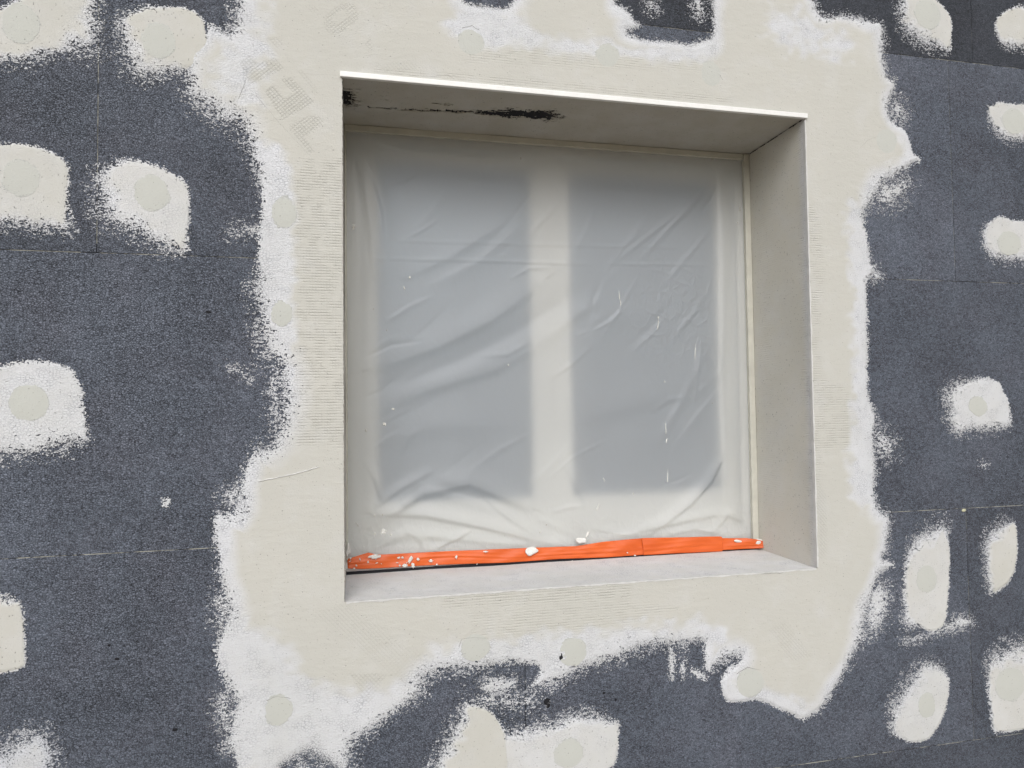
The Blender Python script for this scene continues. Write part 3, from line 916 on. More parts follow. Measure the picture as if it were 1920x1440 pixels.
# ------------------------------------------------------------------ patches over the anchors
PATCHES = [
    dict(pts=[(-60, 25, 2), (0, 17, 2), (30, 5, 2), (50, -10, 2), (100, -60, 2), (184, -60, 1), (183, 30, 9), (181, 95, 9), (165, 102, 9), (150, 90, 12), (135, 97, 9), (110, 100, 5), (75, 108, 7), (55, 120, 8), (0, 117, 7), (-60, 115, 7)],
         soft=4, discs=[(40, 45, 36, 38)]),
    dict(pts=[(382, 37, 1), (363, 20, 1), (338, 14, 1), (284, 13, 2), (244, 20, 4), (217, 37, 8), (222, 58, 10), (229, 87, 9), (241, 119, 10), (254, 143, 10), (298, 142, 9), (330, 137, 8), (352, 133, 3), (386, 120, 2), (392, 80, 1), (386, 66, 0.5), (385, 48, 0.5)],
         soft=3, discs=[(298, 78, 32, 34)]),
    dict(pts=[(-60, 275), (0, 269), (50, 270), (95, 283), (120, 299), (130, 318), (128, 345), (126, 390), (130, 412, 4), (132, 433, 7), (110, 432, 7), (85, 429, 7), (50, 424, 7), (20, 421, 7), (-60, 415, 7)],
         soft=1.5, discs=[(40, 335, 36, 34)]),
    dict(pts=[(236, 301, 3), (271, 303, 2), (298, 311, 2), (325, 328, 1.5), (352, 343, 1.5), (354, 370, 1), (356, 395, 1), (354, 422, 1), (349, 455, 2), (346, 474, 4), (311, 466, 9), (279, 453, 9), (257, 436, 9), (222, 423, 9), (192, 408, 11), (184, 366, 12), (180, 328, 9), (200, 311, 6), (217, 303, 4)],
         soft=2, discs=[(285, 363, 33, 33)]),
    dict(pts=[(-60, 690), (0, 686, 3), (30, 678), (60, 675), (100, 680), (130, 690), (142, 705), (150, 720), (154, 745), (160, 780), (165, 815), (165, 832, 6), (140, 832, 11), (110, 838, 9), (80, 847, 8), (40, 853, 8), (0, 853, 8), (-60, 852, 8)],
         soft=1.5, discs=[(55, 755, 38, 34)]),
    dict(pts=[(-60, 1112), (0, 1118, 4), (12, 1124, 4), (30, 1128, 2), (39, 1131), (45, 1158), (48, 1191), (47, 1226), (50, 1252), (0, 1262), (-60, 1270)], soft=1, discs=[]),
    dict(pts=[(81, 1371, 9), (100, 1400, 8), (104, 1440, 6), (106, 1500), (-60, 1500), (-60, 1440, 8), (0, 1412, 12), (20, 1398, 12), (49, 1380, 10)], soft=6, discs=[], mat='wet'),
    dict(pts=[(869, 1321, 5), (893, 1322, 1), (915, 1329, 1), (931, 1345, 1), (939, 1361, 1), (950, 1376, 2), (960, 1440), (960, 1500), (805, 1500, 8), (812, 1440, 9), (822, 1415, 9), (838, 1390, 9), (849, 1364, 9), (858, 1342, 9)], soft=4, discs=[], off=0.0006),
    dict(pts=[(940, 1374, 5), (988, 1363, 8), (1028, 1355, 9), (1061, 1344, 8), (1096, 1338, 7), (1128, 1342, 7), (1139, 1352, 5), (1160, 1353, 2), (1161, 1375, 1), (1158, 1410, 1), (1153, 1434, 1), (1136, 1445, 1), (1130, 1500), (900, 1500), (905, 1420)], soft=4, discs=[(1066, 1412, 27, 28)]),
    dict(pts=[(1690, -60), (1686, 0, 7), (1688, 35, 10), (1696, 55, 11), (1714, 70, 11), (1738, 82, 10), (1760, 92, 9), (1779, 99, 5), (1783, 81, 1), (1784, 38, 1), (1776, 22, 1), (1760, 5, 1), (1746, -3, 1), (1730, -60)], soft=4, discs=[(1738, 28, 24, 28)]),
    dict(pts=[(1904, 12), (1885, 22), (1868, 35), (1866, 54), (1873, 77, 4), (1888, 88, 6), (1914, 89, 7), (1960, 84, 6), (1960, 14, 4), (1925, 14, 4)], soft=1.5, discs=[]),
    dict(pts=[(1851, 199, 1), (1858, 202, 1), (1866, 194), (1877, 192), (1896, 196), (1960, 195), (1960, 262, 6), (1914, 264, 6), (1887, 262, 6), (1870, 251, 6), (1860, 238, 5), (1852, 217, 3)], soft=1.2, discs=[(1900, 228, 22, 24)]),
    dict(pts=[(1866, 407), (1882, 407), (1896, 414), (1914, 415), (1960, 418), (1960, 492, 6), (1914, 488, 6), (1887, 488, 7), (1862, 482, 7), (1846, 466, 6), (1842, 439, 4), (1850, 420, 3)], soft=1.5, discs=[(1891, 457, 21, 23)]),
    dict(pts=[(1822, 711, 4), (1847, 709, 2), (1868, 715, 1), (1875, 719, 1), (1879, 735, 1), (1890, 751, 1.5), (1894, 776, 2), (1894, 798, 5), (1877, 804, 7), (1833, 806, 8), (1806, 808, 7), (1797, 815, 6), (1786, 804, 7), (1777, 787, 7), (1777, 762, 9), (1772, 740, 10), (1787, 724, 9), (1801, 715, 7)], soft=4, discs=[(1832, 762, 17, 19)]),
    dict(pts=[(1774, 980, 10), (1778, 1011, 2), (1780, 1038, 1), (1780, 1060, 1), (1778, 1104, 1), (1775, 1153, 1), (1768, 1175, 1), (1749, 1184, 1), (1738, 1183, 1), (1722, 1173, 2), (1708, 1176, 8), (1694, 1172, 7), (1693, 1131, 4), (1696, 1077, 3), (1700, 1045, 4), (1704, 1030, 6), (1714, 1012, 9), (1735, 998, 11), (1751, 985, 12)], soft=3, discs=[(1736, 1085, 19, 26)]),
    dict(pts=[(1887, 976, 8), (1901, 979, 2), (1906, 992, 1), (1907, 1038, 1), (1904, 1052, 1), (1901, 1074, 1), (1887, 1096, 1), (1866, 1111, 2), (1858, 1114, 4), (1849, 1091, 6), (1847, 1055, 5), (1846, 1025, 7), (1850, 1006, 8), (1868, 988, 9)], soft=3, discs=[]),
    dict(pts=[(1738, 1242, 9), (1760, 1249, 7), (1774, 1264, 3), (1780, 1283, 1), (1776, 1315, 1), (1766, 1348, 1), (1752, 1372, 1), (1738, 1388, 1), (1706, 1393, 1), (1684, 1380, 1.5), (1670, 1370, 5), (1670, 1342, 8), (1679, 1315, 10), (1695, 1288, 11), (1713, 1262, 11), (1726, 1246, 10)], soft=3, discs=[(1736, 1322, 16, 24)]),
    dict(pts=[(1862, 1232, 11), (1887, 1214, 13), (1920, 1208, 12), (1960, 1208, 12), (1960, 1358, 1), (1904, 1370, 1), (1877, 1372, 1), (1862, 1375, 2), (1858, 1337, 2), (1852, 1280, 3), (1850, 1248, 7)], soft=3, discs=[(1893, 1282, 28, 32)]),
]
# how much of each patch is laid on thick and cream
TG = [0.85, 0.9, 0.75, 0.45, 0.12, 0.9, 0.35, 0.95, 0.45, 0.8, 0.9, 0.6, 0.5, 0.12, 0.6, 0.9, 0.4, 0.7]
for p in PATCHES:
    o = wall_patch('plaster_patch', p['pts'], p['soft'], 0.0022, wall, material=M_WET if p.get('mat') else None, y_off=p.get('off', 0.0),
                   label='wet glossy smear of fresh plaster' if p.get('mat') else None, thick_gain=TG[PATCHES.index(p)])
    for dsc in p['discs']:
        disc(o, *dsc, 0.0024 + p.get('off', 0.0))
# anchors under the base coat
for dsc in [(533, 400, 23, 28), (529, 588, 20, 24), (523, 1330, 26, 28), (892, 1213, 26, 27), (1406, 1278, 26, 27), (882, 82, 25, 24), (1138, 106, 22, 22), (1332, 140, 20, 24), (1660, 266, 20, 24)]:
    disc(coat, *dsc, CT)
disc(coat, 1073, 1222, 26, 27, CT, label='round plug with a dark chipped edge', bite=(1050, 1228, 0.010))

# thin smears and crumbs of plaster on the bare boards
SMEARS = [
    ([(420, 431), (455, 424), (489, 420), (489, 440), (465, 442), (440, 440)], 8, -0.55),
    ([(424, 686), (450, 690), (475, 702), (480, 720), (455, 708), (430, 694)], 5, -0.75),
    ([(417, 922), (434, 916), (453, 909), (448, 950), (430, 955), (420, 940)], 8, -0.5),
    ([(899, 1269), (935, 1268), (968, 1272), (966, 1292), (940, 1300), (905, 1305)], 6, -0.05),
    ([(1255, 1214), (1260, 1214), (1264, 1245), (1262, 1276), (1257, 1274)], 3, 0.0),
    ([(1277, 1240), (1284, 1238), (1286, 1265), (1279, 1272)], 4, -0.4),
    ([(1292, 1255), (1310, 1258), (1324, 1268), (1318, 1274), (1300, 1264)], 3, -0.1),
    ([(1700, 1206), (1740, 1194), (1770, 1184), (1826, 1173), (1821, 1158), (1795, 1156), (1772, 1172), (1740, 1188), (1690, 1200)], 6, -0.25),
    ([(1622, 512), (1640, 505), (1655, 520), (1650, 526), (1624, 524)], 6, -0.3),
    ([(1667, 180), (1690, 188), (1700, 215), (1690, 240), (1668, 225)], 12, -0.6),
    ([(1640, 800), (1665, 810), (1680, 840), (1665, 860), (1640, 850)], 12, -0.65),
    ([(1620, 1100), (1660, 1090), (1672, 1120), (1650, 1180), (1622, 1190)], 10, -0.5),
    ([(1440, 500), (1441, 500), (1441, 501)], 1, -3.0),
    ([(305, 933), (311, 938), (317, 933), (317, 942), (313, 951), (309, 949), (304, 940)], 1.5, 0.1),
    ([(1832, 870), (1845, 866), (1856, 872), (1840, 876)], 4, -0.7),
    ([(1210, 8), (1225, 2), (1232, 20), (1215, 24)], 7, -0.3),
    ([(1300, -10), (1318, -10), (1320, 36), (1302, 34)], 8, -0.45),
    ([(500, 712), (520, 700), (528, 760), (522, 820), (508, 826), (512, 770)], 7, -0.5),
    ([(545, 1445), (578, 1418), (610, 1440), (600, 1470), (550, 1470)], 14, -0.5),
    ([(1640, 350), (1690, 330), (1710, 345), (1680, 385), (1640, 385)], 13, -0.6),
    ([(880, 1300), (960, 1296), (1020, 1306), (980, 1330), (900, 1326)], 13, -0.7),
    ([(405, 1110), (420, 1100), (426, 1160), (410, 1190)], 8, -0.35),
    ([(400, 1310), (430, 1300), (438, 1350), (420, 1370)], 9, -0.5),
]
for k, (pts, sft, bias) in enumerate(SMEARS):
    if bias < -2:
        continue
    lab = 'small heart shaped crumb of plaster on bare board' if pts[0] == (305, 933) else None
    wall_patch('plaster_smear', pts, sft, 0.0012, wall, bias=bias, label=lab, thick_gain=0.2, tmin=0.0005)


def lump(name, center, size, material, parent=None, seed=0, flat=0.5, tilt=0.0, **kw):
    """an uneven knob of plaster or foam"""
    bm = bmesh.new()
    bmesh.ops.create_icosphere(bm, subdivisions=3, radius=1.0)
    rg = random.Random(seed)
    ph = [(Vector((rg.gauss(0, 1), rg.gauss(0, 1), rg.gauss(0, 1))) * 1.9, rg.uniform(0, 6.3)) for _ in range(6)]
    for v in bm.verts:
        k = 1.0 + sum(math.sin(v.co.dot(d) + a) for d, a in ph) * 0.12
        x_, z_ = v.co.x * size[0] * k, v.co.z * size[2] * k
        v.co = Vector((x_ * math.cos(tilt) + z_ * math.sin(tilt), v.co.y * size[1] * k * flat, z_ * math.cos(tilt) - x_ * math.sin(tilt))) + Vector(center)
    me = mesh_of(bm, name)
    for pl in me.polygons:
        pl.use_smooth = True
    return link(name, me, material, parent, **kw)


def scratch(name, pts, width, top, material, seed, base=0.0025):
    """a hairline crack or a thin trowel ridge drawn along the wall"""
    rg = random.Random(seed)
    Q = [on_y(*p) for p in pts]
    L = []
    for a_, b_ in zip(Q[:-1], Q[1:]):
        n_ = max(2, int(np.linalg.norm(b_ - a_) / 0.006))
        L += [a_ + (b_ - a_) * k / n_ for k in range(n_)]
    L.append(Q[-1])
    bm_ = bmesh.new()
    rows = []
    for k, q_ in enumerate(L):
        a_, b_ = L[max(0, k - 1)], L[min(len(L) - 1, k + 1)]
        d_ = (b_ - a_) / max(1e-9, np.linalg.norm(b_ - a_))
        nx_, nz_ = -d_[2], d_[0]
        w_ = width * (0.5 + 0.5 * math.sin(math.pi * (k + 0.5) / len(L))) * rg.uniform(0.5, 1.3)
        j_ = rg.uniform(-0.0006, 0.0006)
        cx, cz = q_[0] + nx_ * j_, q_[2] + nz_ * j_
        rows.append([bm_.verts.new((cx + nx_ * w_, -base, cz + nz_ * w_)), bm_.verts.new((cx, -top, cz)), bm_.verts.new((cx - nx_ * w_, -base, cz - nz_ * w_))])
    for r0, r1 in zip(rows[:-1], rows[1:]):
        bm_.faces.new((r0[0], r0[1], r1[1], r1[0]))
        bm_.faces.new((r0[1], r0[2], r1[2], r1[1]))
    return link(name, mesh_of(bm_, name), material, coat)


for k, (pts, w_, tp, mt) in enumerate([
        ([(480, 180), (530, 238), (582, 294)], 0.0007, 0.0033, 'd'), ([(461, 152), (456, 166), (448, 186)], 0.0007, 0.0033, 'd'),
        ([(485, 902), (545, 890), (598, 876)], 0.0020, 0.0046, 'p'), ([(640, 143), (600, 141), (573, 140)], 0.0006, 0.0033, 'd'),
        ([(1330, 125), (1342, 134), (1354, 152)], 0.0008, 0.0034, 'd'), ([(646, 1126), (650, 1134), (652, 1142)], 0.0007, 0.0033, 'd'),
        ([(866, 54), (885, 50), (898, 58)], 0.0008, 0.0033, 'd'), ([(1137, 96), (1148, 103), (1151, 112)], 0.0007, 0.0033, 'd'),
        ([(1425, 1075), (1460, 1074), (1490, 1068)], 0.0009, 0.0036, 'd'), ([(860, 1214), (865, 1197), (890, 1194), (915, 1196)], 0.0006, 0.0036, 'd'),
        ([(500, 1312), (520, 1304), (545, 1308)], 0.0006, 0.0036, 'd'), ([(1610, 280), (1625, 264), (1640, 258)], 0.0006, 0.0034, 'd'),
        ([(1380, 1262), (1400, 1250), (1425, 1255)], 0.0006, 0.0036, 'd'), ([(800, 146), (840, 142), (852, 150)], 0.0008, 0.0034, 'd'),
        ([(650, 141), (760, 148), (900, 160)], 0.0008, 0.0034, 'd'), ([(1400, 205), (1460, 208), (1508, 214)], 0.0007, 0.0034, 'd')]):
    scratch('hairline_crack' if mt == 'd' else 'trowel_ridge', pts, w_, tp, M_CRACK if mt == 'd' else M_TRIM2, 40 + k)

c = on_y(1806, 957)
lump('foam_crumb', (c[0], -0.001, c[2]), (0.0055, 0.0025, 0.0028), M_YELLOW, wall, 3, label='small yellow crumb of joint foam')
c = on_y(1026, 1318)
lump('hole_shade_lump', (c[0], 0.0, c[2]), (0.0062, 0.002, 0.0072), M_BLACK, wall, 9, flat=0.4, label='small black lump for the dark of a hole in the board below the window')  # raised lump, its black stands for the shade inside a hole
c = on_y(1052, 1230)
lump('anchor_head', (c[0], -0.002, c[2]), (0.005, 0.003, 0.010), M_BLACK, wall, 5, flat=0.4)
for (cx, cy, sx, sz) in ((390, 585, 5, 2.5), (220, 1236, 3, 2), (328, 1368, 4, 2), (204, 1210, 2, 1.5), (1132, 1300, 2, 2), (1154, 1312, 2, 2)):
    c = on_y(cx, cy)
    lump('gouge', (c[0], 0.0002, c[2]), (sx * 0.0011, 0.0012, sz * 0.0011), M_BLACK, wall, cx, flat=0.5)

# ------------------------------------------------------------------ reveal: soffit, jambs and sill
RR = 0.0018


def reveal(name, u0, u1, v0, v1, frame, label, material=M_REVEAL, holes=None, netfn=None, thickfn=None, dents=0.0004):
    nu, nv = int(round((u1 - u0) / RR)) + 1, int(round((v1 - v0) / RR)) + 1
    uu = (u0 + RR * np.arange(nu))[:, None]
    vv = (v0 + RR * np.arange(nv))[None, :]
    f = np.full((nu, nv), 1.0)
    if holes is not None:
        f = holes(uu, vv, EDGE[:nu, :nv], N_STREAK[:nu, :nv])
    net_ = np.zeros_like(f) if netfn is None else netfn(uu, vv) * np.ones_like(f)
    th = np.full_like(f, 0.9) if thickfn is None else thickfn(uu, vv, N_MID[:nu, :nv]) * np.ones_like(f)
    h = dents * N_BIG[200:200 + nu, 100:100 + nv]
    f[0, :] = f[-1, :] = np.minimum(f[0, :], 1.0)
    me = layer(name, f, u0, v0, RR, frame, h, {'thick': th, 'net': net_}, base=-0.0026)
    return link(name, me, material, wall, label=label)


def seg_d(u, v, a, b):
    ab = (b[0] - a[0], b[1] - a[1])
    L = ab[0] ** 2 + ab[1] ** 2
    t = np.clip(((u - a[0]) * ab[0] + (v - a[1]) * ab[1]) / L, 0, 1)
    return np.sqrt((u - a[0] - t * ab[0]) ** 2 + (v - a[1] - t * ab[1]) ** 2), t


# bare strip in the soffit, measured on the soffit plane
def sof(px, py):
    q = on_z(px, py, H)
    return (q[1], q[0])


def soffit_holes(u, v, n, streak):
    f = np.full((u + v).shape, 1.0)
    nz = 0.5 * n + 0.75 * np.resize(N_STREAK.T, n.shape)
    for a, b, w0, w1, amp in (((692, 201), (790, 206), 0.001, 0.004, 0.007), ((780, 206), (880, 210), 0.004, 0.006, 0.007), ((880, 210), (940, 214), 0.006, 0.012, 0.010),
                              ((935, 212), (1032, 217), 0.018, 0.022, 0.016), ((640, 178), (650, 192), 0.024, 0.020, 0.020), ((695, 184), (740, 188), -0.003, -0.001, 0.006), ((790, 190), (840, 196), -0.004, 0.002, 0.008)):
        d, t = seg_d(u, v, sof(*a), sof(*b))
        f = np.minimum(f, d - (w0 + (w1 - w0) * t) - amp * nz * 0.6)
    return f


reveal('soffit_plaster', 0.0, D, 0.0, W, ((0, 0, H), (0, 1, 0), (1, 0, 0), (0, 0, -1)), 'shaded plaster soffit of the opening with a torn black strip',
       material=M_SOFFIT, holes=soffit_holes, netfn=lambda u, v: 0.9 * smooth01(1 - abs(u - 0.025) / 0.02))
reveal('jamb_plaster', 0.0, H, 0.0, D, ((W, 0, 0), (0, 0, 1), (0, 1, 0), (-1, 0, 0)), 'plastered right jamb of the window opening',
       netfn=lambda u, v: np.maximum(0.85 * smooth01(1 - abs(v - 0.015) / 0.03), 0.45 * smooth01(1 - abs(v - 0.16) / 0.07)),
       thickfn=lambda u, v, n: 0.9 - 0.75 * smooth01(1 - v / 0.03))
reveal('jamb_plaster', 0.0, D, 0.0, H, ((0, 0, 0), (0, 1, 0), (0, 0, 1), (1, 0, 0)), 'plastered left jamb of the window opening')
reveal('sill_plaster', 0.0, W, 0.0, 0.2088, ((0, 0, 0), (1, 0, 0), (0, 1, 0), (0, 0, 1)), 'pale plaster sill of the opening with a rough front edge',
       material=M_SILL, netfn=lambda u, v: 0.6 * smooth01(1 - abs(v - 0.05) / 0.09) * smooth01(1.3 - u / 0.45),
       thickfn=lambda u, v, n: 0.35 + 0.2 * n, dents=0.0006)

boxes('bare_strip', [(0.001, 0.50, 0.06, 0.215, H + 0.0012, H + 0.0021)], M_BLACK, wall, label='black bare strip showing through the torn soffit plaster')

# corner beads along the arrises
boxes('drip_bead', [(-0.004, W + 0.004, -0.0085, -0.0005, H - 0.002, H + 0.0082)], M_BEAD, wall, 0.0012, label='white plastic drip bead along the top edge of the opening')


def ragged_strip(name, along0, along1, fn, n, material, label, seed):
    rg = random.Random(seed)
    bm = bmesh.new()
    prev = None
    for k in range(n + 1):
        s = along0 + (along1 - along0) * k / n
        w = 0.0014 + 0.0007 * math.sin(k * 0.37 + seed) + rg.uniform(-0.0006, 0.0008)
        ring = [bm.verts.new(p) for p in fn(s, w)]
        if prev:
            for q in range(4):
                bm.faces.new((prev[q], prev[(q + 1) % 4], ring[(q + 1) % 4], ring[q]))
        else:
            bm.faces.new(ring)
        prev = ring
    bm.faces.new(prev[::-1])
    return link(name, mesh_of(bm, name), material, wall, label=label)


ragged_strip('corner_bead', 0.003, W - 0.003, lambda s, w: [(s, -0.0042, -0.0006 - w), (s, -0.0042, 0.0006), (s, 0.004 + w, 0.0006), (s, 0.004 + w, -0.0006 - w)], 240, M_TRIM2, 'white bead along the front edge of the sill', 2)
ragged_strip('corner_bead', 0.003, H - 0.004, lambda s, w: [(W + 0.0006 + w, -0.0040, s), (W - 0.0006, -0.0040, s), (W - 0.0006, 0.004, s), (W + 0.0006 + w, 0.004, s)], 240, M_TRIM2, 'white bead along the right edge of the opening', 5)
None and ragged_strip('corner_bead', 0.003, H - 0.004, lambda s, w: [(-0.0004 - w * 0.6, -0.0038, s), (0.0003, -0.0038, s), (0.0003, 0.003, s), (-0.0004 - w * 0.6, 0.003, s)], 240, M_BEAD, 'thin bead along the left edge of the opening', 8)

# plaster stop beads where the reveal meets the window
boxes('reveal_bead', [(0.001, W - 0.0165, 0.2105, 0.2225, H - 0.014, H - 0.0005)], M_TRIM, wall, 0.0012, label='cream stop bead under the soffit')
boxes('reveal_bead', [(W - 0.0155, W - 0.0006, 0.2085, 0.2225, 0.022, H - 0.0005)], M_TRIM, wall, 0.0012, label='cream stop bead down the right jamb')
boxes('reveal_bead', [(0.0006, 0.0045, 0.2085, 0.2225, 0.03, H - 0.0145)], M_TRIM, wall, 0.0008, label='cream stop bead down the left jamb')
# cracked corner where soffit meets the right jamb
_rc = random.Random(3)
_sp = []
for k in range(26):
    y0 = 0.008 + k * 0.0075 + _rc.uniform(-0.002, 0.002)
    if 0.05 < y0 < 0.075 or _rc.random() < 0.2:
        continue
    t_ = _rc.uniform(0.0005, 0.0013) * (1.7 if y0 < 0.045 else 1.0)
    _sp.append((W - 0.0006 - t_, W - 0.0005, y0, y0 + _rc.uniform(0.004, 0.009), H - 0.0006 - t_ * _rc.uniform(0.6, 1.6), H - 0.0005))
boxes('corner_crack', _sp, M_BLACK, wall, kind='stuff', label='broken dark crack where the soffit meets the right jamb')

# ------------------------------------------------------------------ the window behind the film
win = link('window', None, None, label='white double casement window veiled by the plastic sheet', cat='window', kind='thing')
FY = 0.264


def ring_boxes(x0, x1, z0, z1, w, y0, y1, wb=None):
    wb = w if wb is None else wb
    return [(x0, x0 + w, y0, y1, z0, z1), (x1 - w, x1, y0, y1, z0, z1),
            (x0 + w, x1 - w, y0, y1, z1 - w, z1), (x0 + w, x1 - w, y0, y1, z0, z0 + wb)]


boxes('frame', ring_boxes(-0.026, W + 0.026, -0.026, H + 0.026, 0.060, 0.2232, 0.32, 0.080), M_PVC, win, 0.003)
for (x0, x1) in ((0.022, 0.4598), (0.4602, 0.925)):
    s = boxes('sash', ring_boxes(x0, x1, 0.052, 0.930, 0.048, FY - 0.004, FY + 0.060, 0.086), M_PVC, win, 0.004)
    boxes('pane', [(x0 + 0.044, x1 - 0.044, FY + 0.022, FY + 0.030, 0.134, 0.886)], M_GLASS, s)
boxes('seal', [(0.0012, W - 0.0012, 0.2092, 0.2140, -0.004, 0.0056)], M_BLACK, win, 0.0006, label='black sealing strip under the window')
boxes('frame_foot', [(0.0012, W - 0.0012, 0.2146, 0.2228, 0.0, 0.016)], M_PINK, win, 0.001)
# the dim room behind the glass
bm = bmesh.new()
box_bm(bm, -1.6, 2.6, 0.402, 4.2, -1.2, 1.5)
bmesh.ops.recalc_face_normals(bm, faces=bm.faces[:])
for fc in [f_ for f_ in bm.faces if all(abs(v.co.y - 0.402) < 1e-6 for v in f_.verts)]:
    bm.faces.remove(fc)
me = bpy.data.meshes.new('room')
bm.to_mesh(me)
bm.free()
link('room_interior', me, M_ROOM, kind='structure')

# ------------------------------------------------------------------ the plastic sheet
NXF, NZF = 300, 300
fx0, fx1, fz0, fz1 = 0.0052, W - 0.0145, 0.014, H - 0.0135
FX, FZ = np.meshgrid(np.linspace(fx0, fx1, NXF), np.linspace(fz0, fz1, NZF), indexing='ij')


def flm(px, py):
    q = on_y(px, py, D)
    return np.array((q[0], q[2]))


def fold(pts, amp, w, skew=0.0):
    """a ridge along a line given in the photograph; amp > 0 rises towards the viewer"""
    P = [flm(*p) for p in pts]
    best = np.full(FX.shape, 9.0)
    tt = np.zeros(FX.shape)
    sg = np.zeros(FX.shape)
    n = len(P) - 1
    for k in range(n):
        a, b = P[k], P[k + 1]
        ab = b - a
        L = ab @ ab
        t = np.clip(((FX - a[0]) * ab[0] + (FZ - a[1]) * ab[1]) / L, 0, 1)
        dx, dz = FX - a[0] - t * ab[0], FZ - a[1] - t * ab[1]
        d = np.sqrt(dx * dx + dz * dz)
        m = d < best
        best[m] = d[m]
        tt[m] = (k + t[m]) / n
        sg[m] = np.sign(ab[0] * dz - ab[1] * dx)[m]
    x = best / w
    ww = np.where(sg > 0, 1.0 + skew, 1.0 - skew)
    fade = np.sin(np.pi * np.clip(tt * 0.92 + 0.04, 0, 1)) ** 0.7
    return amp * fade * np.exp(-(x / ww) ** 2)


rel = np.zeros(FX.shape)
FOLDS = [
    ([(700, 690), (820, 650), (920, 600), (1015, 530)], 0.0070, 0.026, 0.5), ([(720, 725), (850, 680), (960, 625), (1090, 540)], -0.0050, 0.020, 0.0),
    ([(690, 780), (800, 730), (930, 690), (1000, 650)], 0.0050, 0.022, 0.4), ([(690, 830), (800, 800), (960, 790)], 0.004, 0.03, 0.2),
    ([(760, 520), (850, 480), (940, 420)], 0.0026, 0.014, 0.4), ([(800, 540), (900, 490), (980, 420)], 0.0024, 0.012, -0.3),
    ([(655, 262), (680, 330), (694, 420), (705, 520)], 0.0060, 0.012, 0.4), ([(668, 270), (700, 330), (722, 400), (726, 470)], 0.0050, 0.012, 0.4),
    ([(655, 300), (665, 400), (672, 520)], 0.004, 0.008, 0.0),
    ([(650, 245), (760, 285), (900, 300), (1020, 295)], 0.0040, 0.012, 0.4),
    ([(680, 860), (705, 900), (716, 935)], 0.0030, 0.008, 0.4), ([(700, 950), (750, 915), (810, 882)], 0.0035, 0.010, 0.4),
    ([(695, 985), (790, 925), (880, 905), (990, 950)], 0.0085, 0.020, 0.5), ([(700, 962), (800, 965), (900, 985), (1065, 1025)], 0.0085, 0.012, 0.55),
    ([(800, 905), (870, 925), (985, 965)], -0.004, 0.012, 0.2), ([(910, 935), (960, 975), (1010, 1005)], 0.004, 0.008, 0.4),
    ([(760, 990), (790, 1015), (800, 1034)], 0.004, 0.007, 0.4), ([(800, 1036), (850, 1010), (880, 995)], 0.004, 0.006, 0.5),
    ([(690, 1030), (760, 1000), (900, 1012), (1050, 1026)], 0.004, 0.010, 0.3),
    ([(1060, 870), (1085, 915), (1110, 960)], 0.004, 0.015, 0.3), ([(1215, 1000), (1290, 945), (1330, 900), (1350, 860)], 0.0070, 0.012, 0.6),
    ([(1130, 1012), (1230, 985), (1330, 965), (1385, 960)], 0.0040, 0.010, 0.4), ([(1250, 1000), (1300, 990), (1350, 1000)], 0.004, 0.007, 0.5),
    ([(1330, 1000), (1360, 965), (1390, 975)], 0.004, 0.008, 0.4), ([(1110, 990), (1160, 1000), (1210, 1004)], 0.003, 0.006, 0.4),
    ([(1150, 495), (1200, 455), (1270, 400), (1310, 370)], 0.0022, 0.006, 0.3), ([(1205, 480), (1260, 420), (1310, 365)], 0.0022, 0.006, -0.3),
    ([(1240, 540), (1290, 480), (1330, 430)], 0.0020, 0.006, 0.3), ([(1250, 650), (1290, 600), (1330, 540)], 0.002, 0.006, 0.2),
    ([(1300, 760), (1308, 680), (1315, 640)], 0.0022, 0.005, 0.3), ([(1345, 300), (1352, 500), (1350, 700), (1360, 900)], 0.0045, 0.010, 0.4),
    ([(1372, 320), (1378, 600), (1386, 900)], 0.003, 0.006, 0.3),
    ([(1080, 780), (1180, 760), (1300, 720)], 0.0035, 0.035, 0.3), ([(1080, 640), (1150, 600), (1250, 575)], 0.003, 0.03, 0.2),
    ([(1000, 660), (1080, 590), (1130, 560)], 0.003, 0.015, 0.2),
]
for a in FOLDS:
    rel += fold(*a)
_rf = random.Random(17)
for k in range(46):      # many fine pulled wrinkles
    x_, y_ = _rf.uniform(700, 1330), _rf.uniform(330, 1000)
    low = y_ > 880
    an = math.radians(_rf.gauss(32 if x_ < 1050 else 48, 14)) if not low else math.radians(_rf.uniform(-50, 60))
    ln = _rf.uniform(40, 150) if not low else _rf.uniform(25, 80)
    dx_, dy_ = ln * math.cos(an) / 2, -ln * math.sin(an) / 2
    bend = _rf.uniform(-10, 10)
    rel += fold([(x_ - dx_, y_ - dy_), (x_ + bend * 0.4, y_ + bend), (x_ + dx_, y_ + dy_)], _rf.uniform(0.0007, 0.0019) * _rf.choice((1, 1, -1)), _rf.uniform(0.0035, 0.009), _rf.uniform(-0.4, 0.5))


def crease(pts, amp, w):
    return fold(pts, amp, w)


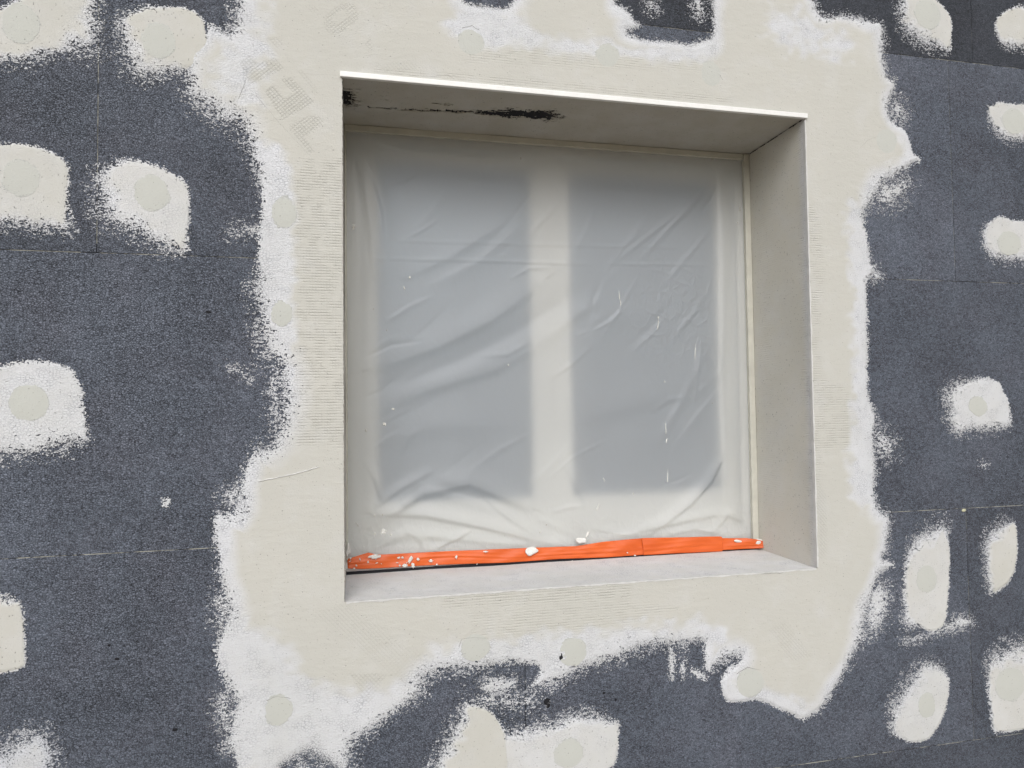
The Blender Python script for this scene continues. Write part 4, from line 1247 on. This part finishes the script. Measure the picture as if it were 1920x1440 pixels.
rel += fold([(690, 487), (850, 490), (1000, 494), (1110, 497)], 0.0016, 0.0035, 0.6) + fold([(1140, 497), (1240, 498), (1340, 500)], 0.0014, 0.0032, 0.6)
rel += fold([(690, 452), (1000, 460), (1340, 468)], 0.0009, 0.004, 0.4)
rgf = np.random.default_rng(5)
xi = (FX - fx0) / (fx1 - fx0)
zi = (FZ - fz0) / (fz1 - fz0)
nf = np.zeros(FX.shape)
for k in range(34):
    fr = rgf.uniform(1.5, 9)
    th = rgf.normal(0.9, 0.5)
    nf += np.sin(2 * np.pi * fr * (xi * math.sin(th) - zi * math.cos(th)) + rgf.uniform(0, 6.3)) / fr
edge_f = smooth01(np.minimum(np.minimum(xi, 1 - xi), np.minimum(zi, 1 - zi)) / 0.05)
bulge = 0.010 * np.sin(np.pi * xi) * np.sin(np.pi * zi)
yf = (D - 0.0070) - (0.95 * rel * (1 + 0.45 * np.exp(-(zi / 0.13) ** 2)) + 0.0008 * nf) * edge_f + bulge * 0.5
rim_d = np.minimum(np.minimum(FX + 0.0, W - FX), np.minimum(FZ - 0.012, H - FZ))
yf = np.minimum(np.maximum(yf, 0.190), 0.2212 + 0.012 * smooth01((rim_d - 0.045) / 0.03))
q1, q2 = flm(1270, 590), flm(1300, 950)
crum = 0.10 + 1.2 * np.exp(-(((FX - q1[0]) / 0.11) ** 2 + ((FZ - q1[1]) / 0.13) ** 2)) + 0.6 * np.exp(-((FZ - 0.05) / 0.05) ** 2)
idx = np.arange(NXF * NZF).reshape(NXF, NZF)
quads = np.stack([idx[:-1, :-1], idx[1:, :-1], idx[1:, 1:], idx[:-1, 1:]], -1).reshape(-1, 4)
me = np_mesh('plastic_sheet', np.stack([FX, yf, FZ], -1).reshape(-1, 3), quads.ravel(), np.full(len(quads), 4), {'crumple': crum.ravel()}, smooth=True)
film = link('plastic_sheet', me, M_FILM, label='cloudy creased plastic sheet masking the window', cat='plastic sheet')


def film_y(x, z):
    i = int(np.clip((x - fx0) / (fx1 - fx0) * (NXF - 1), 0, NXF - 1))
    j = int(np.clip((z - fz0) / (fz1 - fz0) * (NZF - 1), 0, NZF - 1))
    return yf[i, j]


# splashes and drips of plaster stuck on the sheet
def splash(px, py, w, h, seed, tilt=0.0, y_at=None, parent=film, name='plaster_splash', th=0.0012):
    q = flm(px, py)
    y = film_y(*q) if y_at is None else y_at
    rg = random.Random(seed)
    n = 18
    bm = bmesh.new()
    s = 0.00125
    rim = []
    for k in range(n):
        a = 2 * math.pi * k / n
        r = 1 + rg.uniform(-0.4, 0.35)
        x, z = w * s * 0.5 * r * math.cos(a), h * s * 0.5 * r * math.sin(a)
        rim.append((x * math.cos(tilt) - z * math.sin(tilt), x * math.sin(tilt) + z * math.cos(tilt)))
    a = [bm.verts.new((q[0] + x, y - 0.0004, q[1] + z)) for x, z in rim]
    b = [bm.verts.new((q[0] + x * 0.7, y - th - rg.uniform(0, 0.0006), q[1] + z * 0.7)) for x, z in rim]
    for k in range(n):
        bm.faces.new((a[k], a[(k + 1) % n], b[(k + 1) % n], b[k]))
    bm.faces.new(b)
    return link(name, mesh_of(bm, name), M_LUMP, parent)


for k, sp in enumerate([(967, 262, 12, 14, 0), (1333, 299, 10, 12, 0), (663, 427, 10, 12, 0), (768, 521, 5, 8, 0), (758, 541, 4, 9, 0.4), (1160, 556, 3, 22, 0.08), (1162, 570, 3, 16, 0),
                        (1232, 610, 3, 26, -0.15), (1233, 596, 4, 8, 0), (1301, 660, 3, 34, -0.06), (1246, 803, 3, 30, 0.05), (1248, 826, 4, 12, -0.2), (1250, 893, 3, 30, -0.05),
                        (737, 767, 9, 5, 0), (721, 795, 12, 7, 0), (686, 807, 6, 6, 0), (719, 996, 18, 12, 0), (703, 1000, 8, 6, 0), (733, 1001, 9, 5, 0), (702, 965, 5, 6, 0), (717, 963, 5, 5, 0),
                        (1131, 899, 3, 9, 0.5), (1119, 950, 3, 16, -0.4), (945, 1000, 2, 16, 0), (1010, 997, 6, 5, 0), (1023, 983, 7, 3, 0.2), (1333, 756, 3, 3, 0),
                        (1384, 393, 5, 14, 0), (1380, 420, 4, 10, 0.3), (1244, 716, 5, 4, 0), (952, 685, 5, 4, 0), (1186, 925, 4, 6, 0.5), (670, 983, 3, 12, 0.6), (975, 300, 3, 8, 0), (725, 620, 4, 4, 0), (700, 580, 3, 3, 0)]):
    splash(sp[0], sp[1], sp[2] * 0.55, sp[3] * 0.8, 100 + k, sp[4], th=0.0008)

# ------------------------------------------------------------------ orange tape along the foot of the sheet


def tape(top, bot, y_top, y_bot, label, seed, lift=0.0):
    """a creased ribbon between two edges traced in the photograph, lying from the sheet down to the sill"""
    n, m = 170, 20
    rg = np.random.default_rng(seed)
    tx = np.array([p[0] for p in top], float); ty = np.array([p[1] for p in top], float)
    bx = np.array([p[0] for p in bot], float); by = np.array([p[1] for p in bot], float)
    V = []
    s = np.linspace(0, 1, n)
    px = tx[0] + (tx[-1] - tx[0]) * s
    pb = bx[0] + (bx[-1] - bx[0]) * s
    yt, yb = np.interp(px, tx, ty), np.interp(pb, bx, by)
    ph = rg.uniform(0, 6.3, 8)
    kl = max(0.12, (tx[-1] - tx[0]) / 560.0)
    for i in range(n):
        ytd = y_top(s[i]) if callable(y_top) else y_top
        ybd = y_bot(s[i]) if callable(y_bot) else y_bot
        A, B = on_y(px[i], yt[i], ytd), on_y(pb[i], yb[i], ybd)
        for j in range(m):
            t = j / (m - 1)
            q = A + (B - A) * t
            mid = 0.52 + 0.12 * math.sin(6 * kl * s[i] + ph[0]) + 0.06 * math.sin(15 * kl * s[i] + ph[1])
            fold_ = 0.0022 * math.exp(-((t - mid) / 0.07) ** 2) - 0.0018 * math.exp(-((t - mid - 0.13) / 0.06) ** 2) + 0.0012 * math.exp(-((t - mid + 0.3) / 0.06) ** 2)
            fold_ *= 0.12 + 0.40 * math.sin(7.3 * kl * s[i] + ph[6]) ** 2
            cross = 0.0010 * math.sin(46 * kl * s[i] + 5 * t + ph[2]) * math.sin(9 * kl * s[i] + ph[3]) + 0.0007 * math.sin(80 * kl * s[i] - 7 * t + ph[4]) * (0.5 + 0.5 * math.sin(6 * kl * s[i] + ph[5]))
            q = q + np.array([0, -1.0, 0.25]) * (fold_ + cross + lift + 0.0008 * math.sin(math.pi * t))
            V.append(q)
    V = np.array(V)
    back = V + np.array([0, 0.0007, 0])
    A_ = np.arange(n * m).reshape(n, m)
    F = np.stack([A_[:-1, :-1], A_[:-1, 1:], A_[1:, 1:], A_[1:, :-1]], -1).reshape(-1, 4)
    G = F[:, ::-1] + n * m
    rim = np.concatenate([A_[0, :], A_[1:, -1], A_[-1, -2::-1], A_[-2:0:-1, 0]])
    R2 = np.roll(rim, -1)
    E_ = np.stack([rim, R2, R2 + n * m, rim + n * m], -1)[:, ::-1]
    Q = np.concatenate([F, G, E_])
    me = np_mesh('tape_strip', np.concatenate([V, back]), Q.ravel(), np.full(len(Q), 4), smooth=True)
    return link('tape_strip', me, M_TAPE, label=label, cat='tape', group='orange tape along the window foot')


t1 = tape([(651, 1048), (668, 1043), (691, 1036), (706, 1040), (735, 1039), (770, 1037), (850, 1033), (1000, 1027), (1080, 1024), (1130, 1016), (1170, 1012), (1208, 1009)],
          [(652, 1066), (680, 1067), (720, 1065), (800, 1060), (880, 1057), (950, 1055), (1050, 1048), (1140, 1045), (1209, 1040)], 0.2120, 0.2072,
          'long strip of orange tape spattered with plaster at its left end', 1)
t2 = tape([(1203, 1009), (1260, 1008), (1350, 1006), (1353, 1007)], [(1206, 1041), (1260, 1038), (1353, 1034), (1354, 1033)], 0.2110, 0.2070, 'short overlapping strip of orange tape between the other two strips', 2, 0.0022)
t3 = tape([(1346, 1009), (1400, 1009), (1416, 1011), (1433, 1015)], [(1347, 1032), (1400, 1029), (1428, 1028), (1433, 1027)], lambda s: 0.2110 - 0.018 * s ** 2, lambda s: 0.2060 - 0.014 * s ** 2,
          'small end of orange tape tucked into the right corner of the sill', 3)
rgs = random.Random(21)
for k in range(20):
    px = 656 + 125 * rgs.random() ** 1.3 if k < 15 else rgs.uniform(790, 1200)
    py = rgs.uniform(1040, 1064) - (px - 656) * 0.03
    splash(px, py, rgs.uniform(2, 5), rgs.uniform(1.5, 4), 300 + k, rgs.uniform(-1, 1), y_at=0.2052, parent=t1, th=0.0015)
for (px, py, w_, h_, tl) in ((702, 1040, 18, 6, 0.1), (768, 1046, 14, 5, 1.0), (758, 1057, 9, 6, 0), (773, 1057, 6, 9, 0.2), (782, 1045, 6, 4, 0), (806, 1048, 8, 5, 0), (650, 1058, 3, 14, 0), (853, 1041, 4, 6, 0), (908, 1031, 8, 3, 0)):
    splash(px, py, w_, h_, int(px), tl, y_at=0.2050, parent=t1, th=0.0018)


def at_depth(px, py, y):
    return tuple(on_y(px, py, y))


lump('plaster_lump', at_depth(997, 1033, 0.2045), (0.0150, 0.0032, 0.0088), M_LUMP, None, 11, 1.0, label='flat white blob of plaster stuck on the long orange tape', cat='plaster', group='plaster scraps on the tape')
lump('plaster_lump', at_depth(1385, 1015, 0.2045), (0.0105, 0.0030, 0.0040), M_LUMP, None, 12, 1.0, label='white plaster scrap on the small right end of the tape', cat='plaster', group='plaster scraps on the tape')
# a crumpled scrap standing over the tape's upper edge
scrap = lump('plaster_lump', at_depth(1090, 1014, 0.2040), (0.0105, 0.0030, 0.0062), M_LUMP, None, 23, 1.0, label='crumpled plaster scrap standing up above the tape edge', cat='plaster', group='plaster scraps on the tape')
lump('scrap_tip', at_depth(1101, 1002, 0.2045), (0.0026, 0.0016, 0.0085), M_LUMP, scrap, 14, 1.0, tilt=0.55)
# a little plaster squeezed out in the two lower corners of the reveal
lump('corner_dab', (W - 0.006, 0.203, 0.018), (0.010, 0.006, 0.007), M_LUMP, wall, 31, 1.0)
lump('corner_dab', (0.0055, 0.204, 0.050), (0.0045, 0.006, 0.012), M_LUMP, wall, 32, 1.0)
